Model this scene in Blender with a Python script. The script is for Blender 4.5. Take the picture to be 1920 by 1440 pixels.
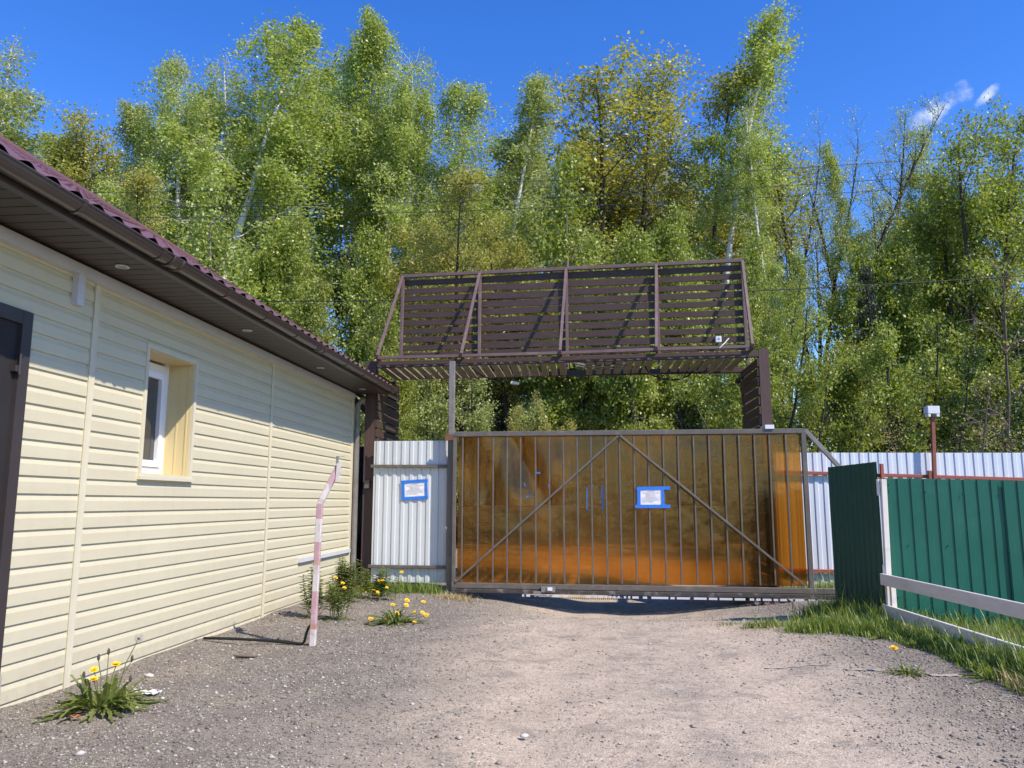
import bpy, math, random
import numpy as np
from mathutils import Vector, Matrix

# ------------------------------------------------------------------ camera, sky, sun
S = bpy.context.scene
for o in list(bpy.data.objects): bpy.data.objects.remove(o)
C = S.collection
CAM_H, PITCH, YAW, FPX = 1.11, math.atan(222 / 1470), math.radians(5.19), 1470.0
cd = bpy.data.cameras.new('camera'); cam = bpy.data.objects.new('camera', cd); C.objects.link(cam)
cd.sensor_width = 36; cd.lens = 36 * FPX / 1920; cd.clip_start = .05; cd.clip_end = 2000
cam.location = (0, 0, CAM_H); cam.rotation_euler = (math.pi / 2 + PITCH, 0, YAW)
S.camera = cam
SUN_AZ, SUN_EL = math.radians(56), math.radians(46.5)     # azimuth from -Y towards +X
sun_dir = Vector((math.sin(SUN_AZ) * math.cos(SUN_EL), -math.cos(SUN_AZ) * math.cos(SUN_EL), math.sin(SUN_EL)))
W = bpy.data.worlds.new('World'); S.world = W; W.use_nodes = True
nt = W.node_tree; nt.nodes.clear()
N, L = nt.nodes.new, nt.links.new
out = N('ShaderNodeOutputWorld'); bg = N('ShaderNodeBackground'); sky = N('ShaderNodeTexSky')
sky.sky_type = 'NISHITA'; sky.sun_disc = False; sky.sun_elevation = SUN_EL
sky.sun_rotation = math.atan2(sun_dir.x, sun_dir.y)
sky.air_density = 1.0; sky.dust_density = 0.0; sky.ozone_density = 3.5; sky.altitude = 400
bg.inputs['Strength'].default_value = .15
hsv = N('ShaderNodeHueSaturation'); hsv.inputs['Saturation'].default_value = 1.31; hsv.inputs['Hue'].default_value = .516
L(sky.outputs[0], hsv.inputs['Color'])
# thin wisps of fair-weather cloud low over the right-hand trees
tc = N('ShaderNodeTexCoord'); mp = N('ShaderNodeMapping'); mp.vector_type = 'TEXTURE'
L(tc.outputs['Generated'], mp.inputs[0])
def cloud_mask(center, tilt, sx, sy, seed):
    c = Vector(center).normalized(); x = c.cross(Vector((0, 0, 1))).normalized(); y = x.cross(c)
    x2 = x * math.cos(tilt) + y * math.sin(tilt); y2 = y * math.cos(tilt) - x * math.sin(tilt)
    ds = []
    for ax, s in ((x2, sx), (y2, sy)):
        d = N('ShaderNodeVectorMath'); d.operation = 'DOT_PRODUCT'; L(tc.outputs['Generated'], d.inputs[0]); d.inputs[1].default_value = ax
        m = N('ShaderNodeMath'); m.operation = 'SUBTRACT'; L(d.outputs['Value'], m.inputs[0]); m.inputs[1].default_value = c.dot(ax)
        q = N('ShaderNodeMath'); q.operation = 'DIVIDE'; L(m.outputs[0], q.inputs[0]); q.inputs[1].default_value = s
        p = N('ShaderNodeMath'); p.operation = 'POWER'; L(q.outputs[0], p.inputs[0]); p.inputs[1].default_value = 2; ds.append(p)
    ad = N('ShaderNodeMath'); L(ds[0].outputs[0], ad.inputs[0]); L(ds[1].outputs[0], ad.inputs[1])
    no = N('ShaderNodeTexNoise'); no.inputs['Scale'].default_value = 34; no.inputs['Detail'].default_value = 7; no.inputs['Roughness'].default_value = .62
    no.noise_dimensions = '4D'; no.inputs['W'].default_value = seed; L(tc.outputs['Generated'], no.inputs['Vector'])
    ma = N('ShaderNodeMath'); ma.operation = 'MULTIPLY_ADD'; L(no.outputs[0], ma.inputs[0]); ma.inputs[1].default_value = 4.6; ma.inputs[2].default_value = -2.3
    su = N('ShaderNodeMath'); su.operation = 'ADD'; L(ad.outputs[0], su.inputs[0]); L(ma.outputs[0], su.inputs[1])
    mr = N('ShaderNodeMapRange'); mr.interpolation_type = 'SMOOTHSTEP'; L(su.outputs[0], mr.inputs['Value'])
    mr.inputs['From Min'].default_value = 1.0; mr.inputs['From Max'].default_value = -.9
    dd = N('ShaderNodeVectorMath'); dd.operation = 'DOT_PRODUCT'; L(tc.outputs['Generated'], dd.inputs[0]); dd.inputs[1].default_value = c
    gt = N('ShaderNodeMath'); gt.operation = 'GREATER_THAN'; L(dd.outputs['Value'], gt.inputs[0]); gt.inputs[1].default_value = .8
    mu = N('ShaderNodeMath'); mu.operation = 'MULTIPLY'; L(mr.outputs[0], mu.inputs[0]); L(gt.outputs[0], mu.inputs[1])
    return mu
R3 = Vector((math.cos(YAW), math.sin(YAW), 0)); F3 = Vector((-math.sin(YAW), math.cos(YAW), 0))
def pix_ray(px, py):
    f = F3 * math.cos(PITCH) + Vector((0, 0, math.sin(PITCH))); u = F3 * -math.sin(PITCH) + Vector((0, 0, math.cos(PITCH)))
    return f * FPX + R3 * (px - 960) - u * (py - 720)
c1 = cloud_mask(pix_ray(1748, 210), math.radians(24), .042, .014, 1.3)
c2 = cloud_mask(pix_ray(1850, 181), math.radians(40), .017, .006, 4.1)
cm = N('ShaderNodeMath'); cm.operation = 'MAXIMUM'; L(c1.outputs[0], cm.inputs[0]); L(c2.outputs[0], cm.inputs[1])
mixc = N('ShaderNodeMix'); mixc.data_type = 'RGBA'; L(cm.outputs[0], mixc.inputs[0]); L(hsv.outputs[0], mixc.inputs[6]); mixc.inputs[7].default_value = (3.3, 3.65, 4.3, 1)
L(mixc.outputs[2], bg.inputs['Color']); L(bg.outputs[0], out.inputs['Surface'])
sd = bpy.data.lights.new('sun', 'SUN'); sd.energy = 3.4; sd.angle = math.radians(.55); sd.color = (1, .90, .77)
so = bpy.data.objects.new('sun', sd); C.objects.link(so); so.rotation_euler = sun_dir.to_track_quat('Z', 'Y').to_euler(); so.location = sun_dir * 60
S.view_settings.view_transform = 'Standard'; S.view_settings.look = 'None'; S.view_settings.gamma = 1; S.view_settings.exposure = .85
S.render.engine = 'CYCLES'
S.cycles.max_bounces = 8; S.cycles.transparent_max_bounces = 12; S.cycles.transmission_bounces = 6
S.cycles.caustics_reflective = False; S.cycles.caustics_refractive = False; S.cycles.sample_clamp_indirect = 6

# ------------------------------------------------------------------ materials
def lin(r, g, b): return tuple((((c / 255) + .055) / 1.055) ** 2.4 if c > 10 else c / 255 / 12.92 for c in (r, g, b)) + (1,)
def setin(nd, k, v):
    if k in nd.inputs: nd.inputs[k].default_value = v
def mat(name, c1, c2=None, rough=.6, scale=6, stretch=(1, 1, 1), detail=5, bump=0, bscale=None, metal=0, spec=.5, dirt=None, dirt_scale=2.5, dirt_amt=.5, coat=0):
    m = bpy.data.materials.new(name); m.use_nodes = True; t = m.node_tree; b = t.nodes['Principled BSDF']
    c1 = tuple(c1)[:3] + (1,); c2 = tuple(c2)[:3] + (1,) if c2 else tuple(x * .8 for x in c1[:3]) + (1,)
    co = t.nodes.new('ShaderNodeTexCoord'); mp = t.nodes.new('ShaderNodeMapping'); mp.inputs['Scale'].default_value = stretch
    t.links.new(co.outputs['Object'], mp.inputs[0])
    no = t.nodes.new('ShaderNodeTexNoise'); no.inputs['Scale'].default_value = scale; no.inputs['Detail'].default_value = detail; no.inputs['Roughness'].default_value = .65
    t.links.new(mp.outputs[0], no.inputs['Vector'])
    mr = t.nodes.new('ShaderNodeMapRange'); mr.inputs['From Min'].default_value = .3; mr.inputs['From Max'].default_value = .7; t.links.new(no.outputs[0], mr.inputs['Value'])
    mx = t.nodes.new('ShaderNodeMix'); mx.data_type = 'RGBA'; mx.inputs[6].default_value = c1; mx.inputs[7].default_value = c2; t.links.new(mr.outputs[0], mx.inputs[0])
    last = mx.outputs[2]
    if dirt:
        n2 = t.nodes.new('ShaderNodeTexNoise'); n2.inputs['Scale'].default_value = dirt_scale; n2.inputs['Detail'].default_value = 8; n2.inputs['Roughness'].default_value = .7
        t.links.new(mp.outputs[0], n2.inputs['Vector'])
        m2 = t.nodes.new('ShaderNodeMapRange'); m2.inputs['From Min'].default_value = .52; m2.inputs['From Max'].default_value = .68; m2.inputs['To Max'].default_value = dirt_amt; t.links.new(n2.outputs[0], m2.inputs['Value'])
        x2 = t.nodes.new('ShaderNodeMix'); x2.data_type = 'RGBA'; t.links.new(m2.outputs[0], x2.inputs[0]); t.links.new(last, x2.inputs[6]); x2.inputs[7].default_value = tuple(dirt)[:3] + (1,); last = x2.outputs[2]
    t.links.new(last, b.inputs['Base Color'])
    b.inputs['Roughness'].default_value = rough; b.inputs['Metallic'].default_value = metal; setin(b, 'Specular IOR Level', spec); setin(b, 'Coat Weight', coat)
    if bump:
        n3 = t.nodes.new('ShaderNodeTexNoise'); n3.inputs['Scale'].default_value = bscale or scale * 3; n3.inputs['Detail'].default_value = 6; t.links.new(mp.outputs[0], n3.inputs['Vector'])
        bp = t.nodes.new('ShaderNodeBump'); bp.inputs['Strength'].default_value = bump; bp.inputs['Distance'].default_value = .01; t.links.new(n3.outputs[0], bp.inputs['Height']); t.links.new(bp.outputs[0], b.inputs['Normal'])
    return m
M = {}
M['siding'] = mat('cream_vinyl', (.60, .55, .385), (.56, .51, .355), rough=.5, scale=3, stretch=(3, .5, 3), bump=.06, bscale=60, dirt=(.48, .43, .32), dirt_scale=1.6, dirt_amt=.22, spec=.35)
def splash(m):
    t = m.node_tree; b = t.nodes['Principled BSDF']; src = b.inputs['Base Color'].links[0].from_socket
    co = t.nodes.new('ShaderNodeTexCoord'); sx = t.nodes.new('ShaderNodeSeparateXYZ'); t.links.new(co.outputs['Object'], sx.inputs[0])
    r1 = t.nodes.new('ShaderNodeMapRange'); r1.inputs['From Min'].default_value = .34; r1.inputs['From Max'].default_value = .0; r1.inputs['To Max'].default_value = 1; t.links.new(sx.outputs[2], r1.inputs['Value'])
    no = t.nodes.new('ShaderNodeTexNoise'); no.inputs['Scale'].default_value = 14; no.inputs['Detail'].default_value = 9; no.inputs['Roughness'].default_value = .75; t.links.new(co.outputs['Object'], no.inputs['Vector'])
    r2 = t.nodes.new('ShaderNodeMapRange'); r2.inputs['From Min'].default_value = .42; r2.inputs['From Max'].default_value = .7; r2.inputs['To Max'].default_value = .55; t.links.new(no.outputs[0], r2.inputs['Value'])
    mu = t.nodes.new('ShaderNodeMath'); mu.operation = 'MULTIPLY'; t.links.new(r1.outputs[0], mu.inputs[0]); t.links.new(r2.outputs[0], mu.inputs[1])
    # faint run-down streaks
    mp = t.nodes.new('ShaderNodeMapping'); mp.inputs['Scale'].default_value = (1, 9, .35); t.links.new(co.outputs['Object'], mp.inputs[0])
    n2 = t.nodes.new('ShaderNodeTexNoise'); n2.inputs['Scale'].default_value = 1.6; n2.inputs['Detail'].default_value = 5; t.links.new(mp.outputs[0], n2.inputs['Vector'])
    r3 = t.nodes.new('ShaderNodeMapRange'); r3.inputs['From Min'].default_value = .55; r3.inputs['From Max'].default_value = .75; r3.inputs['To Max'].default_value = .11; t.links.new(n2.outputs[0], r3.inputs['Value'])
    mxm = t.nodes.new('ShaderNodeMath'); mxm.operation = 'MAXIMUM'; t.links.new(mu.outputs[0], mxm.inputs[0]); t.links.new(r3.outputs[0], mxm.inputs[1])
    mx = t.nodes.new('ShaderNodeMix'); mx.data_type = 'RGBA'; t.links.new(mxm.outputs[0], mx.inputs[0]); t.links.new(src, mx.inputs[6]); mx.inputs[7].default_value = (.38, .32, .225, 1); t.links.new(mx.outputs[2], b.inputs['Base Color'])
splash(M['siding'])
M['trim'] = mat('cream_trim', (.64, .59, .44), (.60, .55, .41), rough=.45, spec=.35)
M['reveal'] = mat('yellow_vinyl', (.66, .55, .29), (.60, .50, .27), rough=.45, stretch=(6, 6, .6), scale=4)
M['pvc'] = mat('white_pvc', (.80, .80, .82), (.76, .76, .79), rough=.3)
M['duct'] = mat('grey_white_duct', (.60, .60, .63), (.54, .54, .58), rough=.4)
M['gutter'] = mat('brown_gutter', (.055, .042, .036), (.048, .036, .031), rough=.28, spec=.6)
M['soffit'] = mat('brown_soffit', (.060, .042, .033), (.050, .035, .027), rough=.45, stretch=(1, 6, 1))
M['groove'] = mat('dark_groove', (.02, .014, .012), rough=.7)
M['roof'] = mat('plum_roof', (.165, .080, .082), (.14, .067, .07), rough=.42, scale=9, dirt=(.13, .085, .08), dirt_amt=.4)
M['door'] = mat('black_brown_door', (.028, .025, .024), (.022, .02, .02), rough=.62, spec=.3)
M['dframe'] = mat('door_frame', (.05, .04, .04), (.04, .033, .033), rough=.38)
M['steel'] = mat('pale_steel', (.45, .45, .45), (.36, .36, .36), rough=.35, metal=.7)
M['glass'] = None
M['wood'] = mat('brown_stained_wood', (.080, .050, .041), (.058, .036, .030), rough=.62, scale=7, stretch=(.7, 8, 8), bump=.25, bscale=18, dirt=(.115, .08, .072), dirt_scale=5, dirt_amt=.5, spec=.3)
M['woodv'] = mat('brown_painted_post', (.095, .059, .050), (.074, .047, .040), rough=.6, scale=7, stretch=(8, 8, .7), bump=.2, bscale=14, dirt=(.14, .10, .092), dirt_scale=4, dirt_amt=.5, spec=.3)
M['strut'] = mat('brown_painted_steel', (.16, .105, .095), (.125, .08, .073), rough=.5, scale=9, dirt=(.25, .19, .17), dirt_amt=.55, spec=.4)
M['underwood'] = mat('weathered_board', (.34, .31, .22), (.24, .20, .14), rough=.8, scale=6, stretch=(8, .8, 8), bump=.3, dirt=(.05, .032, .027), dirt_scale=4, dirt_amt=.8)
M['frame'] = mat('grey_gate_paint', (.135, .117, .098), (.105, .091, .076), rough=.45, scale=8, dirt=(.20, .175, .15), dirt_scale=6, dirt_amt=.6, spec=.45)
M['frame_light'] = mat('bare_grey_steel', (.23, .215, .195), (.17, .16, .145), rough=.45, scale=8, dirt=(.14, .09, .06), dirt_scale=5, dirt_amt=.6)
M['channel'] = mat('dark_channel_steel', (.06, .052, .045), (.04, .035, .031), rough=.5, scale=8, dirt=(.3, .28, .26), dirt_scale=7, dirt_amt=.7)
M['rust'] = mat('rusty_steel', (.20, .085, .045), (.13, .055, .035), rough=.8, scale=14)
M['sheet'] = mat('white_sheet', (.57, .60, .605), (.53, .56, .565), rough=.42, scale=1.5, dirt=(.42, .43, .43), dirt_scale=1.5, dirt_amt=.25, spec=.4)
M['sheet2'] = mat('bluish_white_sheet', (.64, .68, .725), (.60, .64, .69), rough=.42, scale=1.5, spec=.4)
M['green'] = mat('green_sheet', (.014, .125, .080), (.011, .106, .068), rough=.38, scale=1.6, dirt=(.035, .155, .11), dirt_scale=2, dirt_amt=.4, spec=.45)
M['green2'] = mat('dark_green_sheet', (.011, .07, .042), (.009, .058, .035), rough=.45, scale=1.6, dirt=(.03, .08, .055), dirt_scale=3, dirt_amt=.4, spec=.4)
M['whitewood'] = mat('white_painted_board', (.78, .73, .66), (.72, .66, .58), rough=.6, scale=4, stretch=(1, 1, 4), dirt=(.5, .44, .37), dirt_scale=3, dirt_amt=.5, bump=.12)
M['redrail'] = mat('red_primer', (.34, .095, .058), (.27, .075, .048), rough=.6, scale=9)
M['brownpost'] = mat('red_brown_post', (.27, .085, .05), (.21, .065, .04), rough=.55, scale=9)
M['plastic'] = mat('white_plastic', (.74, .74, .76), (.68, .68, .7), rough=.35)
M['tape'] = mat('blue_tape', (.03, .21, .72), (.02, .15, .58), rough=.4, scale=30, bump=.3, bscale=60)
M['tape_old'] = mat('faded_blue_tape', (.06, .17, .42), (.05, .13, .33), rough=.5, scale=30)
M['paper'] = mat('paper', (.82, .81, .83), (.74, .73, .75), rough=.7, scale=12, bump=.4, bscale=16)
M['ink'] = mat('grey_ink', (.36, .35, .36), (.5, .49, .5), rough=.8, scale=80)
M['cable'] = mat('black_cable', (.012, .012, .013), rough=.5)
M['wire'] = mat('grey_wire', (.018, .019, .02), rough=.6)
M['polewhite'] = mat('chalky_white_paint', (.66, .61, .58), (.58, .52, .49), rough=.65, scale=12, dirt=(.32, .22, .17), dirt_scale=14, dirt_amt=.75)
M['polepink'] = mat('faded_red_paint', (.52, .33, .35), (.45, .27, .29), rough=.65, scale=12, dirt=(.58, .47, .45), dirt_scale=11, dirt_amt=.75)
M['polerust'] = mat('rusty_red_paint', (.40, .17, .12), (.5, .36, .3), rough=.7, scale=14)
M['fence_dark'] = mat('dark_plank', (.022, .026, .024), (.016, .018, .018), rough=.8)
M['greenplank'] = mat('mossy_plank', (.075, .095, .06), (.06, .075, .05), rough=.8)
M['blue'] = mat('blue_plate', (.03, .09, .5), (.03, .08, .45), rough=.4)
M['bark'] = mat('grey_brown_bark', (.085, .066, .052), (.05, .04, .033), rough=.9, scale=9, stretch=(3, 3, .6), bump=.5)
M['bark2'] = mat('pale_grey_bark', (.22, .20, .165), (.13, .12, .095), rough=.9, scale=7, stretch=(2, 2, .6), bump=.4)
M['birch'] = mat('birch_bark', (.66, .64, .60), (.58, .56, .52), rough=.8, scale=5, stretch=(1, 1, 3), dirt=(.045, .04, .036), dirt_scale=3.2, dirt_amt=.95)
M['twig'] = mat('dry_twig', (.20, .15, .11), (.13, .10, .075), rough=.9)
M['concrete'] = mat('pale_concrete', (.46, .40, .33), (.34, .30, .25), rough=.9, scale=14, bump=.4)
M['stone'] = mat('white_stone', (.6, .57, .53), (.5, .47, .43), rough=.8)
M['petal'] = mat('dandelion_yellow', (.90, .60, .015), (.84, .50, .01), rough=.6, scale=40)
M['seed'] = mat('seed_fluff', (.45, .43, .40), rough=.9)
M['flesh'] = mat('brown_bud', (.09, .07, .05), rough=.8)
M['orange'] = mat('orange_brown', (.42, .16, .04), (.33, .12, .04), rough=.8)

def glass_mat():
    m = bpy.data.materials.new('window_glass'); m.use_nodes = True; b = m.node_tree.nodes['Principled BSDF']
    b.inputs['Base Color'].default_value = (.05, .055, .06, 1); b.inputs['Roughness'].default_value = .03; setin(b, 'Specular IOR Level', .9)
    return m
M['glass'] = glass_mat()
def poly_mat(name, tint, deep):
    m = bpy.data.materials.new(name); m.use_nodes = True; t = m.node_tree; t.nodes.clear()
    N = t.nodes.new; L = t.links.new
    o = N('ShaderNodeOutputMaterial')
    tr = N('ShaderNodeBsdfTransparent'); tr.inputs[0].default_value = tint
    rf = N('ShaderNodeBsdfRefraction'); rf.inputs['Color'].default_value = deep; rf.inputs['Roughness'].default_value = .22; rf.inputs['IOR'].default_value = 1.25
    tl = N('ShaderNodeBsdfTranslucent'); tl.inputs[0].default_value = (.34, .17, .03, 1)
    df = N('ShaderNodeBsdfDiffuse'); df.inputs[0].default_value = (.30, .19, .055, 1)
    gl = N('ShaderNodeBsdfGlossy'); gl.inputs['Color'].default_value = (1, .76, .38, 1); gl.inputs['Roughness'].default_value = .17
    lw = N('ShaderNodeFresnel'); lw.inputs['IOR'].default_value = 1.68
    co = N('ShaderNodeTexCoord'); mp = N('ShaderNodeMapping'); mp.inputs['Scale'].default_value = (1, 1, 140); L(co.outputs['Object'], mp.inputs[0])
    no = N('ShaderNodeTexNoise'); no.inputs['Scale'].default_value = 1.0; no.inputs['Detail'].default_value = 2; L(mp.outputs[0], no.inputs['Vector'])
    n2 = N('ShaderNodeTexNoise'); n2.inputs['Scale'].default_value = 2.2; n2.inputs['Detail'].default_value = 3; L(co.outputs['Object'], n2.inputs['Vector'])
    b1 = N('ShaderNodeBump'); b1.inputs['Strength'].default_value = .25; b1.inputs['Distance'].default_value = .002; L(no.outputs[0], b1.inputs['Height'])
    b2 = N('ShaderNodeBump'); b2.inputs['Strength'].default_value = .5; b2.inputs['Distance'].default_value = .03; L(n2.outputs[0], b2.inputs['Height']); L(b1.outputs[0], b2.inputs['Normal'])
    L(b2.outputs[0], gl.inputs['Normal'])
    def mixs(f, a, b_):
        x = N('ShaderNodeMixShader')
        if isinstance(f, float): x.inputs[0].default_value = f
        else: L(f, x.inputs[0])
        L(a.outputs[0], x.inputs[1]); L(b_.outputs[0], x.inputs[2]); return x
    a = mixs(.45, tr, rf); b_ = mixs(.4, df, tl); c = mixs(.10, a, b_); e = mixs(lw.outputs[0], c, gl)
    L(e.outputs[0], o.inputs[0]); return m
M['poly'] = poly_mat('amber_polycarbonate', (.84, .50, .145, 1), (.84, .49, .14, 1))
M['poly2'] = poly_mat('brown_polycarbonate', (.62, .36, .17, 1), (.62, .36, .17, 1))

def leaf_mat(name, a, b, trans=.38, rough=.42, spec=.5):
    m = bpy.data.materials.new(name); m.use_nodes = True; t = m.node_tree; p = t.nodes['Principled BSDF']; o = t.nodes['Material Output']
    at = t.nodes.new('ShaderNodeAttribute'); at.attribute_name = 'tint'
    mx = t.nodes.new('ShaderNodeMix'); mx.data_type = 'RGBA'; mx.inputs[6].default_value = tuple(a) + (1,); mx.inputs[7].default_value = tuple(b) + (1,)
    t.links.new(at.outputs['Fac'], mx.inputs[0]); t.links.new(mx.outputs[2], p.inputs['Base Color'])
    p.inputs['Roughness'].default_value = rough; setin(p, 'Specular IOR Level', spec)
    tl = t.nodes.new('ShaderNodeBsdfTranslucent')
    g = t.nodes.new('ShaderNodeMix'); g.data_type = 'RGBA'; g.blend_type = 'MULTIPLY'; g.inputs[0].default_value = 1; t.links.new(mx.outputs[2], g.inputs[6]); g.inputs[7].default_value = (1.5, 1.5, .55, 1)
    t.links.new(g.outputs[2], tl.inputs[0])
    ms = t.nodes.new('ShaderNodeMixShader'); ms.inputs[0].default_value = trans; t.links.new(p.outputs[0], ms.inputs[1]); t.links.new(tl.outputs[0], ms.inputs[2]); t.links.new(ms.outputs[0], o.inputs[0])
    return m
LF = {}
LF['birch'] = leaf_mat('birch_leaf', (.21, .27, .055), (.49, .56, .18))
LF['pale'] = leaf_mat('pale_birch_leaf', (.235, .28, .09), (.48, .53, .23))
LF['olive'] = leaf_mat('olive_leaf', (.25, .245, .05), (.52, .50, .16))
LF['fresh'] = leaf_mat('fresh_leaf', (.175, .23, .036), (.41, .46, .11))
LF['bush'] = leaf_mat('bush_leaf', (.16, .20, .03), (.39, .42, .095))
LF['dark'] = leaf_mat('shade_leaf', (.045, .082, .018), (.10, .15, .03))  # dark leaf colour paints in the shade of gaps among shrubs and wood
LF['needle'] = leaf_mat('needle', (.020, .038, .016), (.04, .062, .024), trans=.1)
LF['weed'] = leaf_mat('weed_leaf', (.10, .145, .035), (.24, .27, .075), trans=.3)
LF['grass'] = leaf_mat('grass_blade', (.11, .18, .03), (.28, .35, .08), trans=.35)
LF['straw'] = leaf_mat('dry_straw', (.42, .33, .18), (.55, .45, .28), trans=.2)

# ------------------------------------------------------------------ mesh helpers
class MB:
    def __init__(s): s.v = []; s.f = []; s.mi = []; s.sm = []
    def add(s, vs, fs, mi=0, smooth=False):
        o = len(s.v); s.v += [tuple(v) for v in vs]; s.f += [tuple(i + o for i in f) for f in fs]; s.mi += [mi] * len(fs); s.sm += [smooth] * len(fs); return s
    def box(s, lo, hi, mi=0):
        x0, y0, z0 = lo; x1, y1, z1 = hi
        return s.add([(x0, y0, z0), (x1, y0, z0), (x1, y1, z0), (x0, y1, z0), (x0, y0, z1), (x1, y0, z1), (x1, y1, z1), (x0, y1, z1)],
                     [(0, 3, 2, 1), (4, 5, 6, 7), (0, 1, 5, 4), (1, 2, 6, 5), (2, 3, 7, 6), (3, 0, 4, 7)], mi)
    def bar(s, p0, p1, w, h, up=(0, 0, 1), mi=0, bev=0):
        p0, p1 = Vector(p0), Vector(p1); d = (p1 - p0).normalized(); up = Vector(up)
        if abs(d.dot(up)) > .98: up = Vector((0, 1, 0))
        x = d.cross(up).normalized(); y = x.cross(d).normalized()
        a, b = w / 2, h / 2
        if not bev: bev = min(a, b) * .22
        ring = [(a - bev, -b), (a, -b + bev), (a, b - bev), (a - bev, b), (-a + bev, b), (-a, b - bev), (-a, -b + bev), (-a + bev, -b)]
        vs = [p0 + x * u + y * v for u, v in ring] + [p1 + x * u + y * v for u, v in ring]
        fs = [(i, (i + 1) % 8, 8 + (i + 1) % 8, 8 + i) for i in range(8)] + [tuple(range(7, -1, -1)), tuple(range(8, 16))]
        return s.add(vs, fs, mi)
    def tube(s, pts, rad, n=8, mi=0, cap=True, smooth=True):
        pts = [Vector(p) for p in pts]; k = len(pts); rad = rad if hasattr(rad, '__len__') else [rad] * k
        vs = []; prev = None
        for i, p in enumerate(pts):
            d = (pts[min(i + 1, k - 1)] - pts[max(i - 1, 0)]).normalized()
            if prev is None: x = d.orthogonal().normalized()
            else:
                x = prev - d * prev.dot(d)
                x = x.normalized() if x.length > 1e-6 else d.orthogonal().normalized()
            prev = x; y = d.cross(x)
            vs += [p + (x * math.cos(2 * math.pi * j / n) + y * math.sin(2 * math.pi * j / n)) * rad[i] for j in range(n)]
        fs = [(i * n + j, i * n + (j + 1) % n, (i + 1) * n + (j + 1) % n, (i + 1) * n + j) for i in range(k - 1) for j in range(n)]
        s.add(vs, fs, mi, smooth)
        if cap: s.add(vs[:n], [tuple(range(n - 1, -1, -1))], mi); s.add(vs[-n:], [tuple(range(n))], mi)
        return s
    def sweep(s, prof, a, b, mi=0, smooth=False, closed=False):     # prof: list of Vectors offset, from point a to b
        a, b = Vector(a), Vector(b); n = len(prof); vs = [a + Vector(p) for p in prof] + [b + Vector(p) for p in prof]
        r = n if closed else n - 1
        return s.add(vs, [(i, (i + 1) % n, n + (i + 1) % n, n + i) for i in range(r)], mi, smooth)
    def grid(s, P, mi=0, smooth=False):                              # P[i][j] points
        r, c = len(P), len(P[0]); return s.add([q for row in P for q in row], [(i * c + j, i * c + j + 1, (i + 1) * c + j + 1, (i + 1) * c + j) for i in range(r - 1) for j in range(c - 1)], mi, smooth)
    def sphere(s, c, r, n=8, sc=(1, 1, 1), mi=0):
        c = Vector(c); vs = []; fs = []
        for i in range(n + 1):
            th = math.pi * i / n
            for j in range(2 * n):
                ph = math.pi * j / n; vs.append(c + Vector((math.sin(th) * math.cos(ph) * sc[0], math.sin(th) * math.sin(ph) * sc[1], math.cos(th) * sc[2])) * r)
        for i in range(n):
            for j in range(2 * n): fs.append((i * 2 * n + j, i * 2 * n + (j + 1) % (2 * n), (i + 1) * 2 * n + (j + 1) % (2 * n), (i + 1) * 2 * n + j))
        return s.add(vs, fs, mi, True)
    def mesh(s, name, mats):
        me = bpy.data.meshes.new(name); me.from_pydata(s.v, [], s.f); mats = mats if isinstance(mats, (list, tuple)) else [mats]
        for m in mats: me.materials.append(m)
        me.polygons.foreach_set('material_index', s.mi); me.polygons.foreach_set('use_smooth', s.sm); me.update(); return me
    def build(s, name, mats, parent=None, loc=(0, 0, 0)):
        o = bpy.data.objects.new(name, s.mesh(name, mats)); C.objects.link(o); o.location = loc
        if parent:
            o.parent = parent; w = Vector((0, 0, 0)); q = parent
            while q: w += q.location; q = q.parent
            o.location = -w                                          # vertices are given in world space
        return o
def tag(o, label=None, cat=None, group=None, kind=None):
    if label: o['label'] = label
    if cat: o['category'] = cat
    if group: o['group'] = group
    if kind: o['kind'] = kind
    return o
def thing(name, loc, label, cat, group=None):
    o = bpy.data.objects.new(name, None); o.empty_display_size = .2; C.objects.link(o); o.location = loc; return tag(o, label, cat, group)
def single(mb, name, mats, label, cat, group=None, base=(0, 0, 0)):
    b = Vector(base); mb.v = [tuple(Vector(v) - b) for v in mb.v]; o = mb.build(name, mats); o.location = b; return tag(o, label, cat, group)
rng = np.random.default_rng(7); random.seed(7)
V = Vector

# ------------------------------------------------------------------ ground
def hsh(x, y, s): return math.sin(x * 12.9898 * s + y * 78.233 * s)
def ground_z(x, y):
    z = .010 * math.sin(x * 2.1 + 1.3) * math.sin(y * 1.7 + .4) + .006 * math.sin(x * 5.3 + y * 3.1) + .004 * math.sin(x * 9.7 - y * 7.9)
    z += .022 * math.exp(-((x + 3.15) / .3) ** 2) * (.6 + .4 * math.sin(y * 2.3)) if y < 11 else 0
    z += .03 * (1 - 1 / (1 + math.exp((x - 2.35) / .12))) if y < 9 and x < 6 else 0
    if y < 12: z -= .013 * (math.exp(-((x + .33 - .02 * y) / .2) ** 2) + math.exp(-((x - 1.22 - .01 * y) / .2) ** 2))
    t = min(1, max(0, (y - 7.4) / 2.7)); t = t * t * (3 - 2 * t); t *= min(1, max(0, (13.5 - y) / 2))
    z -= .27 * t * math.exp(-((x - .55) / 1.85) ** 2) + .02 * t * math.exp(-((x - .4) / 2.6) ** 4)
    return z
def axis(fine0, fine1, step, far):
    a = list(np.arange(fine0, fine1, step)); s = step; x = fine1
    while x < far: a.append(x); s *= 1.25; x += s
    a.append(far); s = step; x = fine0 - step; b = []
    while x > -far: b.append(x); s *= 1.25; x -= s
    return [-far] + b[::-1] + a
xs = axis(-3.4, 4.2, .07, 220); ys = axis(2.6, 13.6, .07, 220)
g = MB(); g.grid([[(x, y, ground_z(x, y)) for x in xs] for y in ys], smooth=True)
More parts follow.
